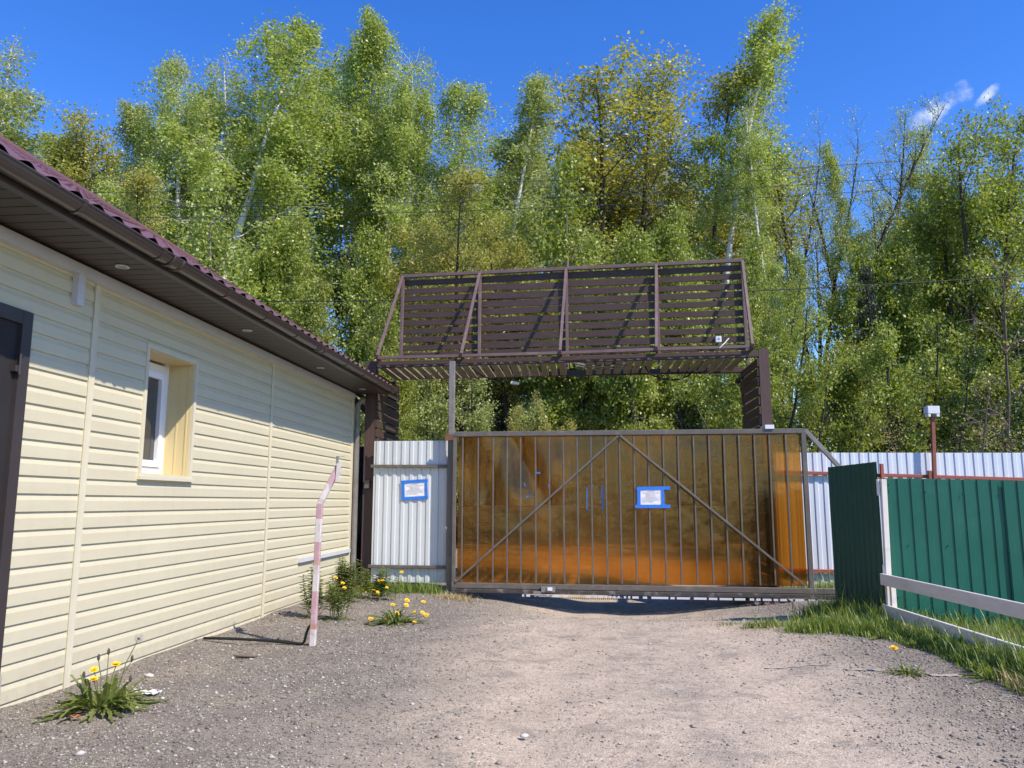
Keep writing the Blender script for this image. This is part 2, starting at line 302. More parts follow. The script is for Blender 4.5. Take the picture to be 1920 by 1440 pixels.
def ground_mat():
    m = bpy.data.materials.new('gravel_ground'); m.use_nodes = True; t = m.node_tree; p = t.nodes['Principled BSDF']; N = t.nodes.new; L = t.links.new
    co = N('ShaderNodeTexCoord')
    def noise(sc, det=6, ro=.6):
        n = N('ShaderNodeTexNoise'); n.inputs['Scale'].default_value = sc; n.inputs['Detail'].default_value = det; n.inputs['Roughness'].default_value = ro; L(co.outputs['Object'], n.inputs['Vector']); return n
    def rng_(src, a, b, lo=0., hi=1.):
        r = N('ShaderNodeMapRange'); L(src, r.inputs['Value']); r.inputs['From Min'].default_value = a; r.inputs['From Max'].default_value = b; r.inputs['To Min'].default_value = lo; r.inputs['To Max'].default_value = hi; return r.outputs[0]
    def mix(f, a, b, blend='MIX'):
        x = N('ShaderNodeMix'); x.data_type = 'RGBA'; x.blend_type = blend
        if isinstance(f, float): x.inputs[0].default_value = f
        else: L(f, x.inputs[0])
        for k, q in ((6, a), (7, b)):
            if isinstance(q, tuple): x.inputs[k].default_value = q + (1,)
            else: L(q, x.inputs[k])
        return x.outputs[2]
    def mth(op, a, b=None):
        x = N('ShaderNodeMath'); x.operation = op
        for i, q in enumerate((a, b)):
            if q is None: continue
            if isinstance(q, (int, float)): x.inputs[i].default_value = q
            else: L(q, x.inputs[i])
        return x.outputs[0]
    sx = N('ShaderNodeSeparateXYZ'); L(co.outputs['Object'], sx.inputs[0]); X, Y = sx.outputs[0], sx.outputs[1]
    # compacted brown driveway centred near x = .45, widening towards the camera
    n1 = noise(.9, 5); off = mth('MULTIPLY', mth('SUBTRACT', n1.outputs[0], .5), 1.6)
    dx = mth('ABSOLUTE', mth('ADD', mth('SUBTRACT', X, .42), off))
    drive = rng_(dx, 1.85, .95)
    vo = N('ShaderNodeTexVoronoi'); vo.inputs['Scale'].default_value = 75; L(co.outputs['Object'], vo.inputs['Vector'])
    vo2 = N('ShaderNodeTexVoronoi'); vo2.inputs['Scale'].default_value = 160; L(co.outputs['Object'], vo2.inputs['Vector'])
    sepc = N('ShaderNodeSeparateColor'); L(vo.outputs['Color'], sepc.inputs[0]); sep2 = N('ShaderNodeSeparateColor'); L(vo2.outputs['Color'], sep2.inputs[0])
    grav = mix(sepc.outputs[0], (.132, .114, .084), (.29, .255, .20))
    grav = mix(rng_(sep2.outputs[1], .86, .95), grav, (.45, .43, .41))
    grav = mix(rng_(noise(3).outputs[0], .45, .7), grav, mix(sep2.outputs[0], (.15, .125, .105), (.24, .205, .175)))
    dirt = mix(rng_(noise(6).outputs[0], .3, .7), (.54, .44, .322), (.45, .362, .266))
    dirt = mix(rng_(noise(28, 8, .75).outputs[0], .42, .66), dirt, (.34, .275, .21))
    dirt = mix(rng_(sep2.outputs[0], .80, .92), dirt, (.66, .57, .45))
    dirt = mix(rng_(sepc.outputs[1], .90, .97), dirt, (.30, .24, .18))
    cst = mth('ABSOLUTE', mth('SUBTRACT', X, .50)); strip = mth('MULTIPLY', rng_(cst, .42, .12), rng_(noise(4, 6, .7).outputs[0], .46, .60))
    patch = rng_(noise(2.3, 6, .7).outputs[0], .54, .64, 1., .35)
    base = mix(mth('MULTIPLY', mth('MULTIPLY', mth('MULTIPLY', drive, patch), mth('SUBTRACT', 1., mth('MULTIPLY', strip, .55))), rng_(noise(9, 8, .75).outputs[0], .26, .46)), grav, dirt)
    base = mix(rng_(noise(1.6).outputs[0], .5, .75, 0., .45), base, (.40, .325, .24))
    soil = mix(rng_(noise(1.2).outputs[0], .35, .65), (.085, .075, .04), (.05, .062, .022))
    far = rng_(mth('ADD', Y, mth('MULTIPLY', mth('SUBTRACT', n1.outputs[0], .5), 5.)), 21., 25.)
    side = mth('MULTIPLY', rng_(mth('ADD', X, off), 3.0, 3.6), rng_(Y, 12.5, 11.5))
    left = rng_(mth('ABSOLUTE', mth('ADD', X, off)), 6., 8.)
    base = mix(mth('MAXIMUM', mth('MAXIMUM', far, side), left), base, soil)
    L(base, p.inputs['Base Color']); p.inputs['Roughness'].default_value = .92; setin(p, 'Specular IOR Level', .25)
    h = mth('ADD', mth('MULTIPLY', rng_(vo.outputs['Distance'], .0, .6, 1., 0.), .8), mth('MULTIPLY', rng_(vo2.outputs['Distance'], 0., .6, 1., 0.), .45))
    h = mth('ADD', h, mth('MULTIPLY', noise(30, 8, .7).outputs[0], .9))
    b = N('ShaderNodeBump'); b.inputs['Strength'].default_value = .5; b.inputs['Distance'].default_value = .009; L(h, b.inputs['Height']); L(b.outputs[0], p.inputs['Normal'])
    return m
gr = g.build('ground', ground_mat()); tag(gr, kind='structure')

def fast_mesh(name, verts, faces_n, mats, tint=None, smooth=False, idx=None):
    """verts (F*n,3) with every face its own n verts"""
    nv = len(verts); me = bpy.data.meshes.new(name); me.vertices.add(nv); me.vertices.foreach_set('co', np.asarray(verts, dtype=np.float32).ravel())
    li = np.arange(nv, dtype=np.int32) if idx is None else np.asarray(idx, dtype=np.int32).ravel()
    nf = len(li) // faces_n; me.loops.add(len(li)); me.loops.foreach_set('vertex_index', li)
    me.polygons.add(nf); me.polygons.foreach_set('loop_start', np.arange(nf, dtype=np.int32) * faces_n)
    try: me.polygons.foreach_set('loop_total', np.full(nf, faces_n, dtype=np.int32))
    except Exception: pass
    for m in (mats if isinstance(mats, (list, tuple)) else [mats]): me.materials.append(m)
    if tint is not None:
        a = me.attributes.new('tint', 'FLOAT', 'FACE'); a.data.foreach_set('value', np.asarray(tint, dtype=np.float32))
    me.update(calc_edges=True); me.validate(); return me

def pebbles(n, seed):
    r = np.random.default_rng(seed); keep = []
    oct_v = np.array([(1, 0, 0), (-1, 0, 0), (0, 1, 0), (0, -1, 0), (0, 0, 1), (0, 0, -1)], float)
    oct_f = np.array([(0, 2, 4), (2, 1, 4), (1, 3, 4), (3, 0, 4), (2, 0, 5), (1, 2, 5), (3, 1, 5), (0, 3, 5)])
    u = r.random(n) ** 1.25; y = 2.7 + u * 8.0; x = -3.1 + r.random(n) * 5.7
    drive = np.clip(1.75 - np.abs(x - .42), 0, 1) * .995
    clump = .5 + .5 * np.sin(x * 3.1 + np.sin(y * 2.3) * 2) * np.sin(y * 2.9 + 1)
    ok = r.random(n) > drive * (.78 + .22 * clump)
    x, y = x[ok], y[ok]; k = len(x)
    s = np.exp(r.normal(math.log(.0047), .42, k)).clip(.002, .02)
    s = np.where(r.random(k) < .006, s * 2.1, s).clip(0, .019)
    z = np.array([ground_z(a, b) for a, b in zip(x, y)])
    vs = oct_v[None] * (s[:, None, None] * (.65 + .7 * r.random((k, 6, 1)))) * np.stack([.8 + .6 * r.random(k), .8 + .6 * r.random(k), .45 + .35 * r.random(k)], 1)[:, None, :]
    a = r.random(k) * 6.283; ca, sa = np.cos(a), np.sin(a)
    X = vs[:, :, 0] * ca[:, None] - vs[:, :, 1] * sa[:, None]; Y = vs[:, :, 0] * sa[:, None] + vs[:, :, 1] * ca[:, None]
    P = np.stack([X + x[:, None], Y + y[:, None], vs[:, :, 2] + (z + s * .25)[:, None]], 2)
    idx = (oct_f[None] + (np.arange(k) * 6)[:, None, None]).reshape(-1)
    tn = r.random(k) ** 1.6; dv_ = np.clip(1.9 - np.abs(x - .42), 0, 1); tn = tn * (1 - .75 * dv_) + .75 * dv_ * (.62 + .3 * r.random(k)); tint = np.repeat(tn, 8)
    return P.reshape(-1, 3), idx, tint
pm = bpy.data.materials.new('pebble'); pm.use_nodes = True
_t = pm.node_tree; _a = _t.nodes.new('ShaderNodeAttribute'); _a.attribute_name = 'tint'; _r = _t.nodes.new('ShaderNodeValToRGB')
_r.color_ramp.elements[0].color = (.15, .13, .115, 1); _r.color_ramp.elements[1].color = (.52, .49, .46, 1)
e_ = _r.color_ramp.elements.new(.35); e_.color = (.22, .195, .16, 1); e_ = _r.color_ramp.elements.new(.75); e_.color = (.34, .30, .245, 1)
_t.links.new(_a.outputs['Fac'], _r.inputs[0]); _t.links.new(_r.outputs[0], _t.nodes['Principled BSDF'].inputs['Base Color']); _t.nodes['Principled BSDF'].inputs['Roughness'].default_value = .85
P, idx, tint = pebbles(95000, 3)
po = bpy.data.objects.new('gravel', fast_mesh('gravel', P, 3, pm, tint, idx=idx)); C.objects.link(po)
tag(po, 'loose grey gravel scattered over the driveway and along the house wall', 'gravel', kind='stuff')

# ------------------------------------------------------------------ the house
WX = -3.128; Y0, YE = -2.0, 10.36
house = thing('siding_house', (WX, 6, 0), 'long low house clad in cream vinyl siding under a plum metal roof', 'house')
PIT = .1016; PH = .043
TR1, TR2 = 4.66, 7.57
door = (3.05, 4.075, 2.17); win = (5.30, 5.985, 1.315, 2.215)
def courses(mb, ya, yb, za, zb, dz=0.):
    k0 = int(math.floor((za - PH - dz) / PIT)) - 1; k1 = int(math.ceil((zb - PH - dz) / PIT)) + 1
    prof = []
    for k in range(k0, k1):
        z = PH + dz + k * PIT
        prof += [(.0150, z), (.0150, z + .004), (.0140, z + .064), (.0035, z + .093), (.0025, z + PIT - .0015)]
    prof = [(o, z) for o, z in prof if za <= z <= zb]
    prof = [(prof[0][0], za)] + prof + [(prof[-1][0], zb)]
    mb.sweep([V((o, 0, z)) for o, z in prof][::-1], (WX, ya, 0), (WX, yb, 0))
sd_ = MB()
TOPW = 2.585
courses(sd_, Y0, door[0], -.15, TOPW); courses(sd_, door[0], door[1], door[2], TOPW); courses(sd_, door[1], TR1 - .02, -.15, TOPW)
courses(sd_, TR1 + .02, win[0], -.15, TOPW, -.004); courses(sd_, win[0], win[1], -.15, win[2], -.004); courses(sd_, win[0], win[1], win[3], TOPW, -.004); courses(sd_, win[1], TR2 - .02, -.15, TOPW, -.004)
courses(sd_, TR2 + .02, YE, -.15, TOPW, .0)
# far gable end, back and near end of the house shell
sd_.add([(WX, YE, -.15), (-8.5, YE, -.15), (-8.5, YE, 2.585), (-5.55, YE, 4.45), (WX, YE, 2.585)], [(0, 1, 2, 3, 4)])
sd_.add([(WX, Y0, -.15), (-8.5, Y0, -.15), (-8.5, Y0, 2.585), (-5.55, Y0, 4.45), (WX, Y0, 2.585)], [(4, 3, 2, 1, 0)])
sd_.add([(-8.5, Y0, -.15), (-8.5, YE, -.15), (-8.5, YE, 2.585), (-8.5, Y0, 2.585)], [(0, 1, 2, 3)])
sd_.build('wall', M['siding'], house)
for y, w in ((TR1, .05), (TR2, .046)):
    t = MB(); t.box((WX - .01, y - w / 2, .0), (WX + .021, y + w / 2, 2.50)); t.box((WX - .01, y - w / 2, 2.568), (WX + .021, y + w / 2, 2.595)); t.box((WX + .020, y - w / 2 - .004, .0), (WX + .024, y - w / 2 + .006, 2.50)); t.box((WX + .020, y + w / 2 - .006, 0), (WX + .024, y + w / 2 + .004, 2.5)); t.build('joint_strip', M['trim'], house)
t = MB(); t.box((WX - .01, YE - .03, -.1), (WX + .028, YE + .03, 2.58)); t.build('corner_strip', M['trim'], house)
t = MB(); t.box((WX, Y0, 2.568), (WX + .028, TR1 - .03, 2.60)); t.box((WX, TR1 + .03, 2.568), (WX + .028, TR2 - .03, 2.60)); t.box((WX, TR2 + .03, 2.568), (WX + .028, YE - .04, 2.60)); t.build('top_strip', M['trim'], house)
# door
dr = MB(); dr.box((WX - .05, door[0] + .075, .25), (WX + .012, door[1] - .075, door[2] - .075)); dob = dr.build('door', M['door'], house)
dfr = MB()
dfr.box((WX - .06, door[1] - .078, .2), (WX + .035, door[1], door[2])); dfr.box((WX - .06, door[0], .2), (WX + .035, door[0] + .078, door[2])); dfr.box((WX - .06, door[0] + .078, door[2] - .078), (WX + .033, door[1] - .078, door[2]))
dfr.build('frame', M['dframe'], dob)
for z in (1.86, .62):
    hb = MB(); hb.tube([(WX + .045, door[1] - .085, z - .055), (WX + .045, door[1] - .085, z + .06)], .0075, n=10); hb.box((WX + .0125, door[1] - .115, z - .04), (WX + .044, door[1] - .085, z - .005)); hb.build('hinge', M['dframe'], dob)
pn = MB(); pn.box((WX + .010, door[0] + .17, .42), (WX + .016, door[1] - .17, door[2] - .2)); pn.build('door_panel', M['door'], dob)
stp = MB(); stp.box((WX - .05, door[0] - .05, -.05), (WX + .03, door[1] + .02, .2)); stp.build('door_sill', M['concrete'], dob)
# window in its deep reveal
wy0, wy1, wz0, wz1 = win; DP = .23
wn = MB()
fr = .062
wn.box((WX - DP - .03, wy0, wz0), (WX - DP + .03, wy0 + fr, wz1)); wn.box((WX - DP - .03, wy1 - fr - .004, wz0), (WX - DP + .03, wy1 - .004, wz1)); wn.box((WX - DP - .03, wy0 + fr, wz0), (WX - DP + .029, wy1 - fr - .004, wz0 + fr)); wn.box((WX - DP - .03, wy0 + fr, wz1 - fr - .03), (WX - DP + .029, wy1 - fr - .004, wz1 - .03))
sa = fr + .004; sw = .05
for a, b, c_, d in ((wy0 + sa, wz0 + sa, wy0 + sa + sw, wz1 - sa - .03), (wy1 - sa - sw - .004, wz0 + sa, wy1 - sa - .004, wz1 - sa - .03)): wn.box((WX - DP - .02, a, b), (WX - DP + .042, c_, d))
wn.box((WX - DP - .02, wy0 + sa + sw, wz0 + sa), (WX - DP + .041, wy1 - sa - sw - .004, wz0 + sa + sw)); wn.box((WX - DP - .02, wy0 + sa + sw, wz1 - sa - sw - .03), (WX - DP + .041, wy1 - sa - sw - .004, wz1 - sa - .03))
wob = wn.build('window', M['pvc'], house)
gl = MB(); gl.box((WX - DP - .004, wy0 + .09, wz0 + .09), (WX - DP + .012, wy1 - .09, wz1 - .12)); gl.build('pane', M['glass'], wob)
cu = MB(); cu.grid([[(WX - DP - .06 + .012 * math.sin(y * 70), y, z) for y in np.linspace(wy0 + .1, wy1 - .2, 30)] for z in (wz0 + .05, wz1 - .05)], smooth=True); cu.build('curtain', M['duct'], wob)
rv = MB()
rv.box((WX - DP - .04, wy1 - .003, wz0), (WX + .004, wy1 + .012, wz1)); rv.box((WX - DP - .04, wy0 - .012, wz0), (WX + .004, wy0 + .001, wz1)); rv.box((WX - DP - .04, wy0, wz1 - .012), (WX + .004, wy1 - .004, wz1 + .012))
for x in (-.20, -.115, -.035): rv.box((WX + x, wy1 - .008, wz0 + .002), (WX + x + .012, wy1 - .0032, wz1 - .013))
rv.box((WX - DP - .04, wy0, wz0 - .012), (WX + .004, wy1 - .004, wz0 + .002)); rv.build('reveal', M['reveal'], wob)
tr = MB(); e = .032
tr.box((WX + .002, wy0 - e, wz0 - .02), (WX + .026, wy0, wz1 + e)); tr.box((WX + .002, wy1 - .002, wz0 - .02), (WX + .026, wy1 + e, wz1 + e)); tr.box((WX + .002, wy0, wz1 - .004), (WX + .024, wy1 - .002, wz1 + e)); tr.build('window_trim', M['trim'], wob)
sl = MB(); sl.box((WX + .002, wy0 - e - .008, wz0 - .045), (WX + .045, wy1 + e + .006, wz0 - .021)); sl.build('sill', M['trim'], wob)
# cable duct under the eaves and its short drop
du = MB(); du.box((WX + .012, Y0, 2.502), (WX + .062, YE - .06, 2.566)); du.box((WX + .013, 4.41, 2.31), (WX + .055, 4.475, 2.502)); du.build('cable_duct', M['duct'], house)
rl = MB(); rl.box((WX + .012, 8.49, .462), (WX + .05, 10.33, .505)); rl.build('wall_rail', M['duct'], house)
dp = MB(); dp.tube([(WX + .07, YE + .04, .05), (WX + .07, YE + .04, 2.42), (WX + .16, YE + .03, 2.52)], .036, n=12); dp.build('downpipe', M['frame_light'], house)
# soffit, fascia, gutter, roof
SX = -2.655; SZ = 2.58
sf = MB(); y = Y0; PS = .1085
while y < YE + .06:
    y1 = min(y + PS, YE + .08)
    sf.box((SX, y + .004, SZ + .004), (WX - .02, y1 - .004, SZ + .02), 0); sf.box((SX, y1 - .004, SZ + .012), (WX - .02, y1 + .004, SZ + .024), 1); y = y1
sf.build('soffit', [M['soffit'], M['groove']], house)
fa = MB(); fa.box((SX, Y0, 2.572), (SX + .018, YE + .08, 2.69)); fa.box((SX - .03, Y0, 2.568), (SX + .016, YE + .08, 2.5795)); fa.box((-8.9, YE + .07, 2.58), (SX, YE + .088, 2.64)); fa.build('fascia', M['gutter'], house)
GX, GZ, GR = -2.592, 2.64, .055; GY0, GY1 = Y0, 10.42
gu = MB()
def arc(r, n=12, a0=180, a1=360): return [V((GX + r * math.cos(math.radians(a0 + (a1 - a0) * i / n)), 0, GZ + r * math.sin(math.radians(a0 + (a1 - a0) * i / n)))) for i in range(n + 1)]
gu.sweep(arc(GR), (0, GY0, 0), (0, GY1, 0), smooth=True); gu.sweep(arc(GR - .003)[::-1], (0, GY0, 0), (0, GY1, 0), smooth=True)
gu.tube([(GX + GR, GY0, GZ), (GX + GR, GY1, GZ)], .007, n=8)
gu.add([tuple(V((0, GY1, 0)) + p) for p in arc(GR)], [tuple(range(13))])
gob = gu.build('gutter', M['gutter'], house)
for y in (1.6, 2.25, 2.95, 3.64, 4.42, 5.33, 6.045, 6.74, 7.32, 8.25, 8.94, 9.59, 10.25):
    b = MB(); b.sweep(arc(GR + .006), (0, y - .014, 0), (0, y + .014, 0), smooth=True)
    for yy in (y - .014, y + .014):
        A, B = arc(GR + .006), arc(GR); n = len(A); b.add([V((0, yy, 0)) + q for q in A + B], [(i, i + 1, n + i + 1, n + i) for i in range(n - 1)])
    b.box((GX + GR - .008, y - .014, GZ - .004), (GX + GR + .009, y + .014, GZ + .012)); b.build('bracket', M['gutter'], gob)
for y in (4.59, 7.42, 10.38):
    b = MB(); b.sweep(arc(GR + .004), (0, y - .06, 0), (0, y + .06, 0), smooth=True)
    for yy in (y - .06, y + .06, y - .05, y + .05): b.tube([V((0, yy, 0)) + q for q in arc(GR + .005)], .006, n=6)
    b.build('connector', M['gutter'], gob)
rf = MB(); RX0, RZ0, RX1, RZ1 = -2.615, 2.668, -5.55, 4.52
ny = int((YE + .08 - Y0) / .183 * 10); sl_n = 9
rows = []
for st in range(sl_n):
    for q in (0, .985):
        t = (st + q) / sl_n; lift = .030 * (1 - q)
        rows.append((t, lift))
nrm = V((RZ1 - RZ0, 0, RX0 - RX1)).normalized()
P_ = []
for t, lift in rows:
    row = []
    for i in range(ny + 1):
        y = Y0 + (YE + .08 - Y0) * i / ny; wv = (math.cos(2 * math.pi * y / .183)); wv = .014 * (wv if wv > 0 else wv * .8)
        row.append(V((RX0 + (RX1 - RX0) * t, y, RZ0 + (RZ1 - RZ0) * t)) + nrm * (wv + lift))
    P_.append(row)
rf.grid(P_, smooth=False)
front = [V((RX0, p.y, RZ0 - .004)) + nrm * 0 for p in P_[0]]
P2 = [[V((2 * RX1 - q.x, q.y, q.z)) for q in r_] for r_ in (P_[0], P_[-1])]
rf.grid(P2[::-1]); rob = rf.build('roof', M['roof'], house)
rcap = MB(); rcap.tube([(RX1, Y0, RZ1 + .01), (RX1, YE + .08, RZ1 + .01)], .07, n=10); rcap.build('ridge_cap', M['roof'], rob)
un = MB(); un.add([(RX0, Y0, RZ0 - .03), (RX0, YE + .08, RZ0 - .03), (RX1, YE + .08, RZ1 - .03), (RX1, Y0, RZ1 - .03)], [(0, 1, 2, 3)]); un.build('roof_deck', M['groove'], rob)
for y in (4.53, 6.39, 8.30, 9.96):
    b = MB(); b.tube([(-2.875, y, SZ + .001), (-2.875, y, SZ - .006)], .042, n=20, mi=0, smooth=False); b.tube([(-2.875, y, SZ - .006), (-2.875, y, SZ - .008)], .03, n=16, mi=1, smooth=False); b.build('spotlight', [M['plastic'], M['steel']], house)

# ------------------------------------------------------------------ slatted canopy above the gate
GY = 10.20
can = thing('gate_canopy', (0, 10.5, 0), 'dark brown slatted timber canopy over the gate with a leaning slat screen on top', 'canopy')
def post(x0, x1, y0, y1, z1, m='woodv'): return MB().box((x0, y0, -.3), (x1, y1, z1)).build('post', M[m], can)
post(-2.985, -2.845, 10.50, 10.64, 3.05); post(2.335, 2.465, 10.475, 10.61, 3.126); post(-2.985, -2.865, 11.70, 11.82, 2.95); post(2.335, 2.455, 11.50, 11.62, 2.95)
bm_ = MB(); bm_.bar((-2.84, 10.50, 2.995), (2.33, 10.50, 3.061), .06, .088); bm_.bar((-2.86, 11.62, 3.007), (2.335, 11.525, 3.019), .05, .08); bm_.build('beam', M['wood'], can)
dk = MB(); xk = -2.815; i = 0
while xk < 2.30:
    w = .085 + .016 * random.random(); yb = 11.585 - (xk + 2.86) * .018; zf = 2.969 + (xk + 2.84) * .0125
    if i not in (20, 21, 29, 38): dk.bar((xk + w / 2, 10.47, zf), (xk + w / 2 + random.uniform(-.014, .014), yb - random.uniform(0, .036), zf - .014), w, .023, up=(0, 0, 1))
    xk += w + random.choice((.03, .036, .043, .053)); i += 1
dk.build('deck', M['underwood'], can)
for (x, ya, yb, zt, nm) in ((-2.915, 10.64, 11.76, 2.93, 'L'), (2.40, 10.615, 11.57, 3.0, 'R')):
    b = MB(); z = -.05
    xo = .084 if nm == 'L' else -.079
    while z < zt - .1:
        h = .108; j = random.uniform(-.014, .014)
        b.bar((x + xo, ya - .13 + random.uniform(-.012, .012), z + h / 2), (x + xo, yb + .05 + random.uniform(-.024, .012), z + h / 2 + j), .023, h); z += h + .020
    b.build('side_slats', M['wood'], can)
# screen panel on the roof of the canopy: left end stands further back than the right
A0, A1 = V((-2.762, 11.63, 3.281)), V((2.32, 11.155, 3.234)); B0, B1 = V((-2.75, 11.63, 4.582)), V((2.308, 11.155, 4.546))
def onp(u, v): return (A0.lerp(A1, u)).lerp(B0.lerp(B1, u), v)
nrm_p = (A1 - A0).cross(B0 - A0).normalized()
if nrm_p.y > 0: nrm_p = -nrm_p
sc = MB(); us = [0, .241, .501, .761, 1.0]
for s_ in range(4):
    nsl = (10, 10, 10, 10)[s_]
    for k in range(nsl):
        v0 = (k + .05) / nsl * .985; hh = 1.265 / nsl * (.79 if s_ in (1, 2) else .68); v0 += random.uniform(-.004, .004)
        u0, u1 = us[s_] - .004, us[s_ + 1] + .004
        a = onp(u0, v0) + V((0, 0, hh / 2)) - nrm_p * .022 + nrm_p * random.uniform(-.003, .003); b = onp(u1, v0 + random.uniform(-.008, .008)) + V((0, 0, hh / 2)) - nrm_p * .022 + nrm_p * random.uniform(-.003, .003)
        if s_ == 1 and k == 8: b = b - V((0, 0, .035))
        sc.bar(a, b, .021, hh)
sc.build('screen_slats', M['wood'], can)
fm = MB(); fm.bar(B0 + nrm_p * .03 + V((-.03, 0, 0)), B1 + nrm_p * .03 + V((.03, 0, 0)), .046, .052); fm.build('top_rail', M['strut'], can)
for u in us: MB().bar(onp(u, -.16) + nrm_p * .024, onp(u, 1.015) + nrm_p * .024, .047, .047, up=(0, 1, 0)).build('upright', M['strut'], can)
feet = [(-2.802, 3.073), (-1.638, 3.084), (-.295, 3.10), (.984, 3.126), (2.236, 3.144)]
for u, (x, z) in zip(us, feet):
    MB().bar((x, 10.38, z + .024), onp(u, .985) + nrm_p * .06, .04, .04, up=(0, 1, 0)).build('strut', M['strut'], can)
for u, (x, z) in zip(us, feet):
    b = MB(); q = onp(u, -.14); e1, e2 = V((x, 10.355, z)), V((q.x, q.y + .02, z + .002)); b.bar(e1, e2, .043, .043); d = (e1 - e2).normalized(); b.bar(e1 + d * .001, e1 + d * .002, .036, .036, mi=1); b.build('foot_tube', [M['strut'], M['groove']], can)  # dark end plate stands in for the shade inside the open tube
fr_ = MB()
for (a, za), (b, zb) in zip(feet[:-1], feet[1:]): fr_.bar((a + .023, 10.397, za), (b - .023, 10.397, zb), .036, .04)
fr_.build('foot_rail', M['strut'], can)
b = MB(); b.bar((-2.93, 10.57, 2.48), (-3.30, 10.72, 2.72), .05, .05); b.bar((-2.93, 10.57, 2.30), (-3.4, 10.75, 2.74), .05, .07); b.build('knee_brace', M['wood'], can)
# things fixed on or running through the canopy
q = onp(.925, .13) + nrm_p * .014
single(MB().bar(q - V((0, 0, .042)), q + V((0, 0, .042)), .084, .06, up=(0, 1, 0), bev=.01).bar(q + nrm_p * .031 - V((0, 0, .014)), q + nrm_p * .033 + V((.014, 0, .014)), .036, .003, mi=1, up=(0, 1, 0)), 'junction_box', [M['plastic'], M['steel']], 'small white plastic box on the dark slat screen above the gate', 'junction box', base=q)
for nm, lab, pts, r, mt in (('hanging_cable', 'loop of black cable sagging below the canopy near the right post', [(.86, 10.74, 2.96), (.93, 10.86, 2.87), (1.13, 10.98, 2.81), (1.34, 11.1, 2.822), (1.50, 11.2, 2.89), (1.575, 11.27, 2.97)], .013, 'cable'),
                            ('light_cable', 'bundle of pale cables lying in a gap between the deck boards', [(-.12, 10.68, 3.013), (.06, 10.71, 2.974), (.334, 10.74, 2.962), (.54, 10.70, 2.978), (.67, 10.68, 3.02)], .008, 'frame_light'),
                            ('cord', 'short white cord crossing the canopy beam below the junction box', [(1.81, 10.38, 3.126), (1.885, 10.38, 3.198), (1.98, 10.62, 3.305)], .006, 'plastic'),
                            ('loose_cable', 'thin black cable hanging under the canopy left of the middle', [(-1.53, 10.68, 2.96), (-1.43, 10.86, 2.89), (-1.25, 11.04, 2.83), (-1.07, 11.1, 2.822)], .009, 'cable')):
    b = MB(); c_ = V(pts[0]); b.tube(pts, r, n=6)
    if nm == 'light_cable':
        for dz, dy in ((.018, .05), (.012, .11), (-.004, .17)): b.tube([(p[0] + .02, p[1] + dy, p[2] + dz) for p in pts], r * .8, n=6)
    single(b, nm, M[mt], lab, 'cable', base=c_)
q = V((-1.03, 11.12, 2.816)); single(MB().bar(q, q + V((.12, .02, -.012)), .07, .04), 'hanging_light', M['plastic'], 'small pale lamp hanging at the end of the thin cable under the canopy', 'lamp', base=q)
q = V((2.17, 11.1, 2.79)); single(MB().sphere(q, .04, n=8, sc=(1, 1.6, 1)).tube([q, q + V((.09, .05, .07))], .012), 'camera_housing', M['cable'], 'black round camera fixed inside the right slat wall of the canopy', 'camera', base=q)

# ------------------------------------------------------------------ sliding gate
gate = thing('sliding_gate', (.5, GY, 0), 'wide sliding gate of amber polycarbonate behind grey steel bars', 'gate')
MB().bar((-1.685, GY, 1.995), (2.76, GY, 2.004), .058, .064).build('top_tube', M['frame'], gate)
MB().bar((2.772, GY, .012), (2.772, GY, 2.036), .062, .050, up=(0, 1, 0)).build('side_tube', M['frame'], gate)
ft = MB(); ft.bar((-1.70, GY, .063), (3.57, GY, .028), .058, .07); ft.build('bottom_rail', M['frame'], gate); MB().bar((-1.70, GY - .003, -.001), (3.57, GY - .003, -.036), .07, .05).build('roller_channel', M['channel'], gate)
MB().bar((-1.68, GY, .02), (-1.68, GY, 1.99), .047, .047, up=(0, 1, 0)).build('side_tube', M['frame'], gate)
ft = MB(); ft.bar((2.796, GY, 2.015), (3.533, GY, 1.145), .053, .053, up=(0, 1, 0)); ft.bar((3.533, GY, 1.157), (3.533, GY, .057), .047, .047, up=(0, 1, 0)); ft.build('counterweight_brace', M['frame_light'], gate)
bars = [-1.345, -1.17, -1.002, -.846, -.696, -.53, -.375, -.221, -.068, .085, .243, .395, .553, .704, .866, 1.027, 1.194, 1.36, 1.52, 1.679, 1.844, 2.002, 2.176]
bars = [b * 10.2 / 8.72 for b in bars]
for i, x in enumerate(bars):
    MB().bar((x, GY - .005, .099), (x + (.006 if i > 12 else 0), GY - .005, 1.962), .02, .023, up=(0, 1, 0)).build('bar', M['frame'], gate)
for a, b in (((-1.65, GY - .030, .104), (.45, GY - .030, 1.958)), ((.474, GY - .030, 1.958), (2.69, GY - .030, .098))):
    MB().bar(a, b, .026, .026, up=(0, 1, 0)).build('diagonal_brace', M['frame'], gate)
